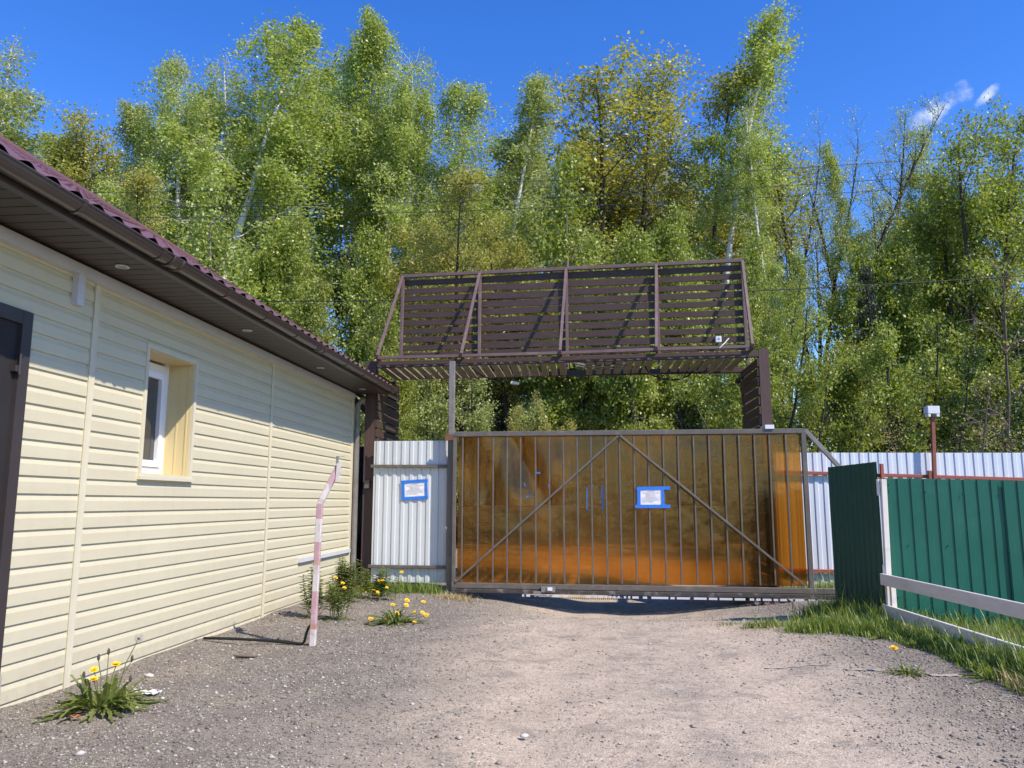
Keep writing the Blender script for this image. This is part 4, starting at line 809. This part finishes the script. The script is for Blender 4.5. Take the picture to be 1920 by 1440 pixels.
def plant_tree(name, kind, var, px, py, D, label, cat, group, wx=1.0, leaf=None, turn=None):
    tr, cr, h = tree_mesh(kind, var); top = depth_pt(px, py, D);
    h, tx, ty, ns = h; s = top.z / h; an = (px * .37 + D) % 6.28
    if ns > 1: an = YAW + math.pi / 2 - math.atan2(ty, tx) + math.pi + .3 * math.sin(px)   # the highest stem stands before the others
    ox, oy = (tx * math.cos(an) - ty * math.sin(an)) * s * wx, (tx * math.sin(an) + ty * math.cos(an)) * s * wx; top = V((top.x - ox, top.y - oy, top.z))
    o = bpy.data.objects.new(name, None); C.objects.link(o); o.location = (top.x, top.y, ground_z(top.x, top.y)); tag(o, label, cat, group)
    o.scale = (s * wx, s * wx, s); o.rotation_euler = (0, 0, an)
    a = bpy.data.objects.new('trunk', tr); b = bpy.data.objects.new('crown', cr)
    for q in (a, b): C.objects.link(q); q.parent = o
    if leaf: b.material_slots[0].link = 'OBJECT'; b.material_slots[0].material = LF[leaf]
    return o
TG, BG = 'trees of the wood behind the gate', 'undergrowth at the edge of the wood'
trees = [
 ('birch_tree', 'pale', 0, 28, 80, 23, 'pale thin birch whose top rises at the far left edge of the photo', 1.6, None),
 ('birch_tree', 'pale', 1, -90, 60, 24, 'pale birch half cut off by the left edge of the photo', 1.66, None),
 ('maple_tree', 'olive', 0, 150, 205, 26, 'olive gold tree just above the house roof at the left', 1.2, None),
 ('birch_tree', 'birch', 0, 335, 116, 24, 'slender birch, left of the pair with twin tops above the house roof', 1.22, None),
 ('birch_tree', 'birch', 1, 425, 108, 24, 'slender birch, right of the pair with twin tops above the house roof', 1.28, None),
 ('birch_tree', 'birch', 2, 560, 40, 23, 'broadest tall green birch, left of the tallest cluster', 1.6, None),
 ('birch_tree', 'birch', 3, 705, 34, 25, 'tall birch with a narrow pointed top in the middle of the cluster', 1.28, None),
 ('birch_tree', 'birch', 0, 640, 95, 26, 'birch filling the gap between the two highest birch tops', 1.41, None),
 ('birch_tree', 'birch', 1, 775, 105, 24, 'birch with a small pointed top right of the tallest birches', 1.15, None),
 ('birch_tree', 'birch', 2, 858, 158, 23, 'round shouldered weeping birch at the right end of the birch cluster', 1.28, None),
 ('birch_tree', 'birch', 3, 262, 195, 25, 'bluish green birch with a ragged top beside the olive tree', 1.15, 'pale'),
 ('maple_tree', 'olive', 1, 855, 335, 19, 'low olive tree in front of the weeping birch, left of the aspens', 1.13, None),
 ('aspen_tree', 'pale', 3, 1012, 143, 23, 'open pale aspen with bare white branches left of the golden tree', 1.33, None),
 ('aspen_tree', 'aspen', 1, 950, 262, 24, 'shorter ragged aspen between the weeping birch and the open aspen', 1.33, None),
 ('maple_tree', 'olive', 2, 1172, 92, 24, 'big rounded golden olive tree highest above the middle of the canopy', 1.69, None),
 ('maple_tree', 'olive', 0, 1245, 108, 26, 'golden tree joined to the right side of the big rounded one', 1.41, None),
 ('maple_tree', 'olive', 1, 1335, 165, 25, 'dull golden tree between the big rounded one and the tallest right birch', 1.2, None),
 ('birch_tree', 'pale', 2, 1448, 14, 23, 'tallest white stemmed birch, piercing the sky right of the golden trees', 1.4, 'birch'),
 ('birch_tree', 'pale', 0, 1398, 200, 22, 'thin white birch leaning just left of the tallest right birch', .85, 'birch'),
 ('ash_tree', 'sparse', 0, 1572, 172, 24, 'nearly bare dark tree, left of the two seen against blue sky', .85, None),
 ('ash_tree', 'sparse', 1, 1690, 196, 25, 'nearly bare dark tree, right of the two seen against blue sky', .95, None),
 ('ash_tree', 'sparse', 2, 1528, 210, 26, 'thin half bare tree close to the tallest right birch', .7, None),
 ('aspen_tree', 'dense', 0, 1815, 215, 21, 'dense green tree under the white cloud', 0.94, None),
 ('aspen_tree', 'dense', 1, 1868, 188, 21, 'dense green tree second from the right edge, under the wisp of cloud', 0.94, None),
 ('aspen_tree', 'dense', 2, 1940, 205, 22, 'dense green tree cut by the right edge of the photo', 0.99, None),
 ('birch_tree', 'young', 0, 1065, 288, 20, 'bright green young birch standing in front of the aspens', .95, None),
 ('birch_tree', 'young', 1, 1268, 380, 20, 'bright green young birch below the golden trees', .85, None),
 ('maple_tree', 'olive', 2, 940, 400, 20, 'short yellow green tree behind the left half of the slat screen', 1.13, None),
 ('birch_tree', 'young', 2, 1180, 420, 19, 'young birch between the two bright green ones behind the screen', .9, None),
 ('birch_tree', 'young', 0, 400, 330, 19, 'lower yellow green tree in front of the twin topped birches', .9, 'birch'),
 ('maple_tree', 'olive', 1, 265, 330, 20, 'lower olive tree directly over the middle of the roof', 0.99, None),
 ('birch_tree', 'young', 1, 560, 400, 20, 'yellow green tree below the broadest birch', .9, None),
 ('birch_tree', 'young', 2, 690, 420, 20, 'yellow green tree just left of the slat screen', .9, None),
 ('aspen_tree', 'dense', 2, 1490, 470, 18, 'pale leafy tree just right of the slat screen', 0.66, 'fresh'),
 ('birch_tree', 'young', 0, 1415, 440, 20, 'narrow leafy tree at the right end of the slat screen', .75, None),
 ('birch_tree', 'birch', 1, 490, 235, 28, 'birch filling the hollow between the twin tops and the broadest birch', 1.5, None),
 ('birch_tree', 'birch', 0, 930, 330, 27, 'lower birch behind the shorter ragged aspen', 1.5, None),
 ('birch_tree', 'birch', 3, 120, 250, 27, 'birch half hidden behind the olive gold tree over the roof', 1.4, None),
 ('birch_tree', 'pale', 1, 1090, 235, 28, 'pale birch filling the gap between the open aspen and the big golden tree', 1.5, None),
 ('birch_tree', 'birch', 2, 725, 210, 28, 'birch deep behind the tallest cluster', 1.6, None),
 ('birch_tree', 'birch', 0, 215, 285, 28, 'birch in the hollow right of the olive gold tree', 1.5, None),
 ('birch_tree', 'birch', 1, 985, 235, 28, 'birch deep behind the two aspens', 1.5, 'pale'),
 ('birch_tree', 'birch', 2, 610, 130, 28, 'birch deep behind the broadest tall birch', 1.6, None),
 ('ash_tree', 'sparse', 2, 1598, 205, 27, 'thin twiggy tree in the gap between the two nearly bare ones', .8, None),
 ('ash_tree', 'sparse', 0, 1640, 235, 28, 'faint twiggy tree deepest in the gap of blue sky', .9, None),
 ('birch_tree', 'pale', 2, 1548, 265, 27, 'slim airy birch at the left border of the gap of blue sky', .8, 'birch'),
 ('birch_tree', 'young', 0, 1610, 455, 22, 'low leafy tree filling the foot of the gap of blue sky', .9, None),
 ('birch_tree', 'young', 1, 1690, 430, 22, 'low leafy tree below the right one of the nearly bare trees', .9, None),
 ('birch_tree', 'pale', 1, 1725, 240, 26, 'airy birch between the nearly bare trees and the dense green ones', .9, 'birch'),
 ('spruce_tree', 'spruce', 0, 655, 455, 24, 'dark spruce in the shade left of the slat screen', .9, None),
 ('spruce_tree', 'spruce', 1, 1625, 500, 20, 'dark spruce between the bare trees', .9, None),
 ('spruce_tree', 'spruce', 0, 915, 330, 27, 'dark spruce deep in the wood left of the aspens', .9, None),
]
for nm, k, v, px, py, D, lab, wx, lf in trees: plant_tree(nm, k, v, px, py, D, lab, 'tree', TG, wx, lf)
shr = [
 ('shrub', 'bush', 0, 800, 650, 18.5, 'pale leafy shrub between the brown post and the gate post', .9, 'pale'),
 ('shrub', 'bush', 1, 880, 680, 18.5, 'pale leafy shrub just right of the tall steel post', .9, 'pale'),
 ('shrub', 'bush', 2, 970, 600, 21, 'shrub coloured dark as if shaded in the dark middle under the canopy', 1.0, 'dark'),
 ('shrub', 'bush', 0, 1085, 680, 20, 'bright shrub seen under the middle of the canopy', .9, None),
 ('shrub', 'bush', 1, 1185, 630, 20, 'bright green shrub right of the pale trunk under the canopy', .9, None),
 ('shrub', 'bush', 2, 1290, 640, 20, 'broad bright shrub under the right part of the canopy', 1.0, 'fresh'),
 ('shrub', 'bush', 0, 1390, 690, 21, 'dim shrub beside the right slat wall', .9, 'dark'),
 ('shrub', 'bush', 1, 1490, 560, 15, 'bright tall shrub just right of the right canopy post', .85, 'fresh'),
 ('shrub', 'bush', 2, 1560, 640, 14, 'rounded shrub over the top of the open green leaf', .8, None),
 ('shrub', 'bush', 0, 1650, 600, 15, 'leafy shrub left of the white lamp box', .9, 'fresh'),
 ('shrub', 'bush', 1, 1740, 590, 15.5, 'leafy shrub rising behind the white lamp box', .9, None),
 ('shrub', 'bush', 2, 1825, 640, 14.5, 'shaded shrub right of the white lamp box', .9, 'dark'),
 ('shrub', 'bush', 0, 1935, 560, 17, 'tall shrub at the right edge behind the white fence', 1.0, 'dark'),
 ('shrub', 'dead', 0, 1895, 470, 14, 'brown twiggy half bare shrub at the right edge', .9, None),
 ('shrub', 'dead', 1, 1800, 700, 13.5, 'bare twiggy shrub just above the white fence on the right', 1.0, None),
 ('shrub', 'young', 1, 600, 520, 15, 'leafy shrub crowding over the far end of the roof', .9, 'bush'),
 ('shrub', 'young', 2, 720, 560, 14.5, 'leafy shrub at the left foot of the slat screen', .8, 'bush'),
 ('shrub', 'bush', 1, 1005, 735, 18, 'small yellowish shrub standing low in the dark behind the gate', .5, 'olive'),
 ('shrub', 'bush', 2, 665, 700, 13, 'shrub glimpsed between the house corner and the brown post', .7, 'bush'),
]
for nm, k, v, px, py, D, lab, wx, lf in shr: plant_tree(nm, k, v, px, py, D, lab, 'shrub', BG, wx, lf)
# the wood further back reads as one mass
def wood_mass():
    r = np.random.default_rng(11); cl = []; n = 900
    x = r.uniform(-34, 30, n); y = r.uniform(26, 36, n); hh = 4.2 + 2.2 * np.sin(x * .45 + 1) + 1.5 * np.sin(x * 1.1) + r.normal(size=n) * .8; z = r.random(n) ** .9 * np.clip(hh, 2, 9) * (.8 + .012 * (y - 26))
    c = np.stack([x, y, z], 1); m = 130; P = (c[:, None] + r.normal(size=(n, m, 3)) * np.array([.8, .7, .55])).reshape(-1, 3); P[:, 2] = np.maximum(P[:, 2], .05)
    t = np.repeat(r.random(n) * .5, m) + r.random(n * m) * .5
    return fast_mesh('wood_mass', leaf_quads(P, .085, .065, r, .4), 4, LF['dark'], t)
o = bpy.data.objects.new('far_wood', wood_mass()); C.objects.link(o); tag(o, 'dense dark wood closing the view behind the nearer trees', 'wood', kind='stuff')
def stems_mass():
    r = np.random.default_rng(5); L_ = []
    for i in range(150):
        x, y = r.uniform(-30, 26), r.uniform(27, 36); h = r.uniform(4, 7); L_.append((bend_line(np.array([x, y, -.1]), np.array([r.normal() * .05, r.normal() * .05, 1]), h, 6, r, .03, np.zeros(3)), np.linspace(r.uniform(.05, .12), .02, 7), 6))
    v, i = poly_tubes(L_); return fast_mesh('wood_stems', v, 4, M['bark'], idx=i.reshape(-1))
o = bpy.data.objects.new('far_stems', stems_mass()); C.objects.link(o); tag(o, 'crowd of thin dark trunks in the depth of the wood', 'tree trunks', kind='stuff')

# ------------------------------------------------------------------ grass, weeds and dandelions
def blades(P, hgt, r, wid=.004, lean=.5, segs=3):
    n = len(P); a = r.random(n) * 6.283; d = np.stack([np.cos(a), np.sin(a), np.zeros(n)], 1); s = np.stack([-np.sin(a), np.cos(a), np.zeros(n)], 1)
    le = (lean * (.25 + r.random(n)))[:, None]; h = hgt[:, None]; w = (wid * (.7 + .8 * r.random(n)))[:, None]
    F = []; prev = None
    for i in range(segs + 1):
        t = i / segs; c = P + d * h * le * t ** 2 + np.array([0, 0, 1]) * h * (t - .28 * le * t ** 2); ww = w * (1 - t) ** .6 if i < segs else w * .08
        cur = (c - s * ww, c + s * ww)
        if prev is not None: F.append(np.stack([prev[0], prev[1], cur[1], cur[0]], 1))
        prev = cur
    return np.concatenate(F).reshape(-1, 3), segs
def grass_obj(P, hgt, seed, mat_, label, cat, wid=.004, lean=.5, name='grass'):
    r = np.random.default_rng(seed); P = np.asarray(P, float); v, s = blades(P, np.asarray(hgt, float), r, wid, lean); t = np.tile(r.random(len(P)), s)
    o = bpy.data.objects.new(name, fast_mesh(name, v, 4, mat_, t)); C.objects.link(o); return tag(o, label, cat, kind='stuff')
r = np.random.default_rng(21); pts = []; hs = []
def edge_x(y): return np.interp(y, [3.2, 4.7, 5.6, 6.3, 6.75, 7.1], [2.40, 2.44, 2.47, 2.46, 2.34, 2.05])
def scatter(n, f):
    for _ in range(n):
        p = f()
        if p: pts.append((p[0], p[1], ground_z(p[0], p[1]) - .005)); hs.append(p[2])
def verge():
    y = r.uniform(3.4, 7.5); x0 = float(edge_x(y)); x = x0 + abs(r.normal()) * .22 + r.random() * .12 * (1 if y < 6.6 else 2)
    if x > 3.6: return
    tuft = .5 + .5 * math.sin(x * 17 + y * 9) * math.sin(y * 13 - x * 7)
    if r.random() > .25 + .75 * tuft: return
    return x, y, (.05 + (.055 + .07 * max(0, min(1, (5.9 - y) / .8))) * min(1, (x - x0) / .3)) * (.5 + .8 * r.random()) * (.8 + .5 * tuft)
scatter(21000, verge)
def behind_planks():
    y = r.uniform(4.6, 7.65); x = r.uniform(2.75, 4.2); return x, y, .06 + .10 * r.random()
scatter(2600, behind_planks)
def leafside():
    t = r.random(); p = V((2.74, 7.62, 0)).lerp(V((2.50, 8.5, 0)), t) + V((r.normal() * .13 - .10, r.normal() * .10 - .05, 0)); return p.x, p.y, .05 + .17 * r.random() * r.random() + .02
scatter(4600, leafside)
def tufts():
    c = [(1.98, 7.22, .13, .12), (2.12, 7.32, .12, .12), (1.60, 7.52, .09, .08), (1.85, 7.48, .18, .05), (2.3, 7.1, .16, .12), (2.2, 7.75, .2, .08), (1.35, 7.8, .10, .03)][r.choice(7, p=(.25, .18, .1, .1, .2, .12, .05))]
    return c[0] + r.normal() * c[2], c[1] + r.normal() * c[2] * .55, c[3] * (.5 + .9 * r.random())
scatter(1700, tufts)
def behind_gate():
    x = r.uniform(1.9, 4.0); y = r.uniform(10.5, 11.15); return x, y, .05 + .16 * r.random() ** 2
scatter(3600, behind_gate)
def wallfoot():
    c = [(-2.95, 9.6), (-2.7, 10.1), (-2.45, 10.2), (-2.2, 10.25), (-1.95, 10.2)][r.integers(5)]; return c[0] + r.normal() * .12, c[1] + r.normal() * .08, .05 + .13 * r.random()
scatter(1500, wallfoot)
hs = [q * (1.9 if r.random() < .05 else 1) for q in hs]
grass_obj(pts, hs, 4, LF['grass'], 'green grass along the right fences and around the gate', 'grass', .0042, .55)
pts, hs = [], []
def straw():
    if r.random() < .5: return -1.60 + r.normal() * .13, 9.85 + r.normal() * .08, .05 + .06 * r.random()
    if r.random() < .5: return 1.75 + r.normal() * .28, 7.55 + r.normal() * .14, .03 + .04 * r.random()
    y = r.uniform(4.2, 5.2); return float(edge_x(y)) + .02 + abs(r.normal()) * .08, y, .06 + .10 * r.random()
scatter(1000, straw)
grass_obj(pts, hs, 6, LF['straw'], 'tufts of dry straw coloured grass by the gate post and verge', 'dry grass', .003, 1.2, 'dry_grass')

def ribbon(mb, p, d, L, w, r, serr=0, droop=.6, k=8, mi=0):
    p = V(p); d = V(d).normalized(); side = d.cross(V((0, 0, 1)))
    if side.length < .1: side = V((1, 0, 0))
    side.normalize(); ph = random.random() * 6
    L_, R_ = [], []
    for i in range(k + 1):
        t = i / k; c = p + d * L * t + V((0, 0, -droop * L * t * t)); c.z = max(c.z, .006 + .004 * random.random() + ground_z(c.x, c.y)); ww = w * math.sin(math.pi * min(1, t * .88 + .06)) ** .7
        if serr: ww *= (1 if i % 2 else .45)
        if i == k: ww = .0005
        L_.append(c + side * ww + V((0, 0, ww * .35))); R_.append(c - side * ww + V((0, 0, ww * .35)))
    m_ = [(a + b) / 2 - V((0, 0, .25 * (a - b).length)) for a, b in zip(L_, R_)]
    mb.add(L_ + m_ + R_, [(i, i + 1, k + 2 + i, k + 1 + i) for i in range(k)] + [(k + 1 + i, k + 2 + i, 2 * k + 3 + i, 2 * k + 2 + i) for i in range(k)], mi)
def tinted(mb, name, mt, parent):
    o = mb.build(name, mt, parent); me = o.data; a = me.attributes.new('tint', 'FLOAT', 'FACE'); n = len(me.polygons); v = np.repeat(rng.random(n // 8 + 1), 8)[:n] * .75 + rng.random(n) * .25; a.data.foreach_set('value', v.astype(np.float32)); return o
def flower(p, tilt, t, rad=.021):
    m = MB(); p = V(p); up = V(tilt).normalized(); x = up.orthogonal().normalized(); y = up.cross(x)
    for ring, (rr, el, n) in enumerate(((1, .12, 22), (.78, .45, 18), (.5, .85, 12), (.25, 1.2, 6))):
        for i in range(n):
            a = 6.283 * (i + ring * .37 + random.uniform(-.2, .2)) / n; d = (x * math.cos(a) + y * math.sin(a)) * math.cos(el) + up * math.sin(el); s = up.cross(d).normalized() * rad * .16; e = p + d * rad * rr * random.uniform(.88, 1.1)
            m.add([p - s * .4, p + s * .4, e + s, e - s], [(0, 1, 2, 3)])
    m.sphere(p - up * .006, .008, n=5, sc=(1, 1, 1.1), mi=1); return m.build('flower', [M['petal'], LF['weed']], t)
def dandelion(loc, n, L, flowers, label, buds=(), seeds=(), tall=0, w=.016, up=.55, name='dandelion'):
    t = thing(name, loc, label, 'weed', 'weeds and dandelions on the gravel'); p0 = V(loc); m = MB(); rr = random.Random(int(loc[0] * 1000 + loc[1] * 77))
    for i in range(n):
        a = rr.random() * 6.283; el = rr.uniform(.12, up + .5) ; d = V((math.cos(a) * math.cos(el), math.sin(a) * math.cos(el), math.sin(el)))
        ribbon(m, p0 + V((math.cos(a), math.sin(a), 0)) * rr.random() ** .6 * L * .35 + V((0, 0, .005)), d, L * rr.uniform(.55, 1.1), w * rr.uniform(.7, 1.2), rr, 1, rr.uniform(.25, .75), 10)
    tinted(m, 'leaves', LF['weed'], t)
    if tall:
        m = MB(); sm = MB()
        for i in range(tall):
            q = p0 + V((rr.gauss(0, L * .32), rr.gauss(0, L * .2), 0)); h = rr.uniform(.55, 1.0) * up; tip = q + V((rr.gauss(0, .05), rr.gauss(0, .04), h)); sm.tube([q, q.lerp(tip, .5) + V((rr.gauss(0, .012), 0, 0)), tip], [.0035, .003, .0015], n=5)
            for k in range(int(h * 75)):
                s = .25 + .75 * k / (h * 75); a = k * 2.4 + i; c_ = q.lerp(tip, s); ribbon(m, c_, (math.cos(a), math.sin(a), .55), rr.uniform(.06, .10) * (1.2 - .5 * s), .0115, rr, 0, .4, 8)
        tinted(m, 'stem_leaves', LF['weed'], t); tinted(sm, 'stems', LF['weed'], t)
    if flowers or buds or seeds:
        sm = MB()
        for k, (dx, dy, h) in enumerate(list(flowers) + list(buds) + list(seeds)):
            q = p0 + V((dx * .35, dy * .35, 0)); e = p0 + V((dx, dy, h)); mid = q.lerp(e, .55) + V((dx * -.12, 0, h * .08)); sm.tube([q, mid, e], [.003, .0026, .0022], n=5)
        tinted(sm, 'stalks', LF['weed'], t)
    for dx, dy, h in flowers: flower(p0 + V((dx, dy, h + .004)), (rr.gauss(.15, .3), rr.gauss(-.55, .3), 1), t, rr.uniform(.019, .025))
    for dx, dy, h in buds: e = p0 + V((dx, dy, h)); MB().sphere(e + V((0, 0, .012)), .008, n=5, sc=(1, 1, 2.4)).build('bud', M['flesh'], t)
    for dx, dy, h in seeds:
        e = p0 + V((dx, dy, h)); m = MB(); m.sphere(e, .007, n=5, mi=1)
        for i in range(150):
            d = V((rr.gauss(0, 1), rr.gauss(0, 1), rr.gauss(0, 1))).normalized(); s = d.orthogonal().normalized() * .0005; m.add([e, e + s, e + d * .026 + s, e + d * .026], [(0, 1, 2, 3)]); s2 = d.orthogonal().normalized() * .003; s3 = d.cross(s2); m.add([e + d * .025 - s2, e + d * .025 + s3 * .3, e + d * .025 + s2, e + d * .025 - s3 * .3], [(0, 1, 2, 3)])
        m.build('seed_head', [M['seed'], M['flesh']], t)
    return t
dandelion((-2.60, 4.22, .012), 110, .27, [(.03, .05, .215), (-.05, -.02, .20), (-.01, -.08, .165)], 'biggest dandelion clump, with a fluffy seed head, in the left foreground', buds=[(-.08, .06, .24), (-.03, .07, .27), (.12, .05, .24), (-.12, 0, .16), (.16, -.02, .15)], seeds=[(.11, .12, .345)], w=.018, up=1.0)
dandelion((-1.75, 7.38, .0), 95, .27, [(-.02, -.05, .17), (.09, .02, .16), (.03, -.09, .10), (.17, .0, .10), (.24, .05, .09), (-.22, -.06, .045), (.2, -.12, .03), (.20, .28, .16), (.09, .05, .20), (.29, -.02, .08)], 'spreading dandelion clump with the most yellow heads, in front of the white panel', w=.015, up=.95)
dandelion((-2.74, 8.95, .0), 30, .24, [(.06, -.22, .22), (.09, -.25, .17), (.2, -.1, .17), (-.18, -.5, .21)], 'tall bushy weed with yellow heads against the house corner', tall=24, up=.50, w=.012)
dandelion((-2.42, 9.35, .0), 34, .24, [(.02, -.10, .20), (.05, -.08, .205), (.26, 0, .29), (.13, -.18, .13), (-.02, -.2, .10), (.04, -.25, .085), (-.15, -.12, .07)], 'grassy weed clump with scattered yellow heads below the white panel', tall=20, up=.36, w=.012)
dandelion((-2.62, 7.62, .0), 12, .17, [], 'thin upright weed with drooping leaves left of the striped pole', tall=11, up=.54, w=.010)
dandelion((-2.40, 7.55, .0), 16, .2, [(-.02, .1, .38)], 'loose weed with one yellow head behind the striped pole', tall=9, up=.40, w=.010)
dandelion((2.08, 5.50, .0), 30, .15, [(-.075, .03, .165)], 'small dandelion with a single yellow flower at the right edge of the driveway', w=.012, up=.6)
dandelion((2.46, 6.9, .0), 16, .2, [], 'broad leaved dock at the edge of the verge by the white hinge post', w=.026, up=.7, name='dock_plant')
dandelion((2.30, 7.35, .0), 14, .18, [], 'broad leaved weed below the open green leaf', w=.022, up=.7, name='dock_plant')

for k_, (x_, y_, n_, L_, lb_) in enumerate(((2.52, 6.35, 16, .17, 'leafy weed in the verge grass left of the low planks'), (2.36, 7.05, 22, .16, 'pale leafy weed where the verge meets the driveway by the hinge post'),
    (2.05, 7.28, 18, .14, 'leafy weed at the corner of the grass before the open green leaf'), (2.52, 5.35, 14, .2, 'coarse weed in the verge beside the pale kerb'), (2.55, 7.8, 20, .2, 'tall leafy weed against the foot of the open green leaf'), (1.62, 7.5, 10, .10, 'tiny weed alone on the straw patch before the open green leaf'))):
    dandelion((x_, y_, .0), n_, L_, [], lb_, w=.014, up=1.1, name='weed', tall=0)

# ------------------------------------------------------------------ odds and ends on the ground
def lump(c, s, seed, name, mt, label, cat):
    rr = random.Random(seed); m = MB(); m.sphere((0, 0, 0), 1, n=5); m.v = [(a * s[0] * rr.uniform(.8, 1.15), b * s[1] * rr.uniform(.8, 1.15), c_ * s[2] * rr.uniform(.8, 1.15)) for a, b, c_ in m.v]; o = m.build(name, mt); o.location = c; return tag(o, label, cat)
lump((-2.77, 4.98, .02), (.03, .022, .014), 1, 'pale_stone', M['stone'], 'pale rounded stone on the gravel beside the house wall', 'stone')
m = MB(); rr = random.Random(8)
m.grid([[(-.05 + .1 * i / 6 + rr.gauss(0, .004), -.035 + .07 * j / 5 + rr.gauss(0, .004), .012 + abs(rr.gauss(0, .014))) for i in range(7)] for j in range(6)]); o = m.build('paper_scrap', M['plastic']); o.location = (-2.50, 4.52, .01); tag(o, 'crumpled white paper scrap right of the biggest dandelion clump', 'litter')
m = MB(); m.grid([[(-.03 + .06 * i / 4, -.014 + .028 * j / 3, .012 + .008 * math.sin(i * 2 + j)) for i in range(5)] for j in range(4)]); o = m.build('dead_leaf', M['orange']); o.location = (-2.62, 4.02, .012); tag(o, 'orange dead leaf below the biggest dandelion clump', 'leaf')
lump((-2.47, 5.74, .006), (.10, .03, .012), 4, 'rotten_wood', M['twig'], 'brown sliver of rotten wood on the gravel before the black cable', 'wood scrap')
lump((-.30, 3.95, .006), (.022, .016, .010), 5, 'pale_stone', M['stone'], 'pale pebble alone on the driveway in the foreground', 'stone')
m = MB()
def slab(x0, x1, y0, y1, z):
    n = 10; m.grid([[(x0 + (x1 - x0) * i / n, y0 + (y1 - y0) * j + .012 * math.sin(i * 2.1 + j * 3), ground_z(x0 + (x1 - x0) * i / n, y0) + z - .006 * abs(math.sin(i * 1.7))) for i in range(n + 1)] for j in (0, 1)])
slab(1.22, 1.66, 5.72, 5.755, .008); slab(1.72, 2.12, 5.61, 5.64, .008); slab(2.20, 2.42, 5.47, 5.53, .010)
o = m.build('buried_kerb', M['concrete']); tag(o, 'broken pale concrete edging buried flush across the right side of the driveway', 'kerb')
single(MB().tube([(2.14 + .05 * math.cos(a), 7.46, .055 + .05 * math.sin(a)) for a in np.linspace(0, 6.0, 16)], .006, n=6), 'pipe_ring', M['steel'], 'pale ring of pipe lying in the grass below the open green leaf', 'pipe', base=(2.14, 7.46, .0))
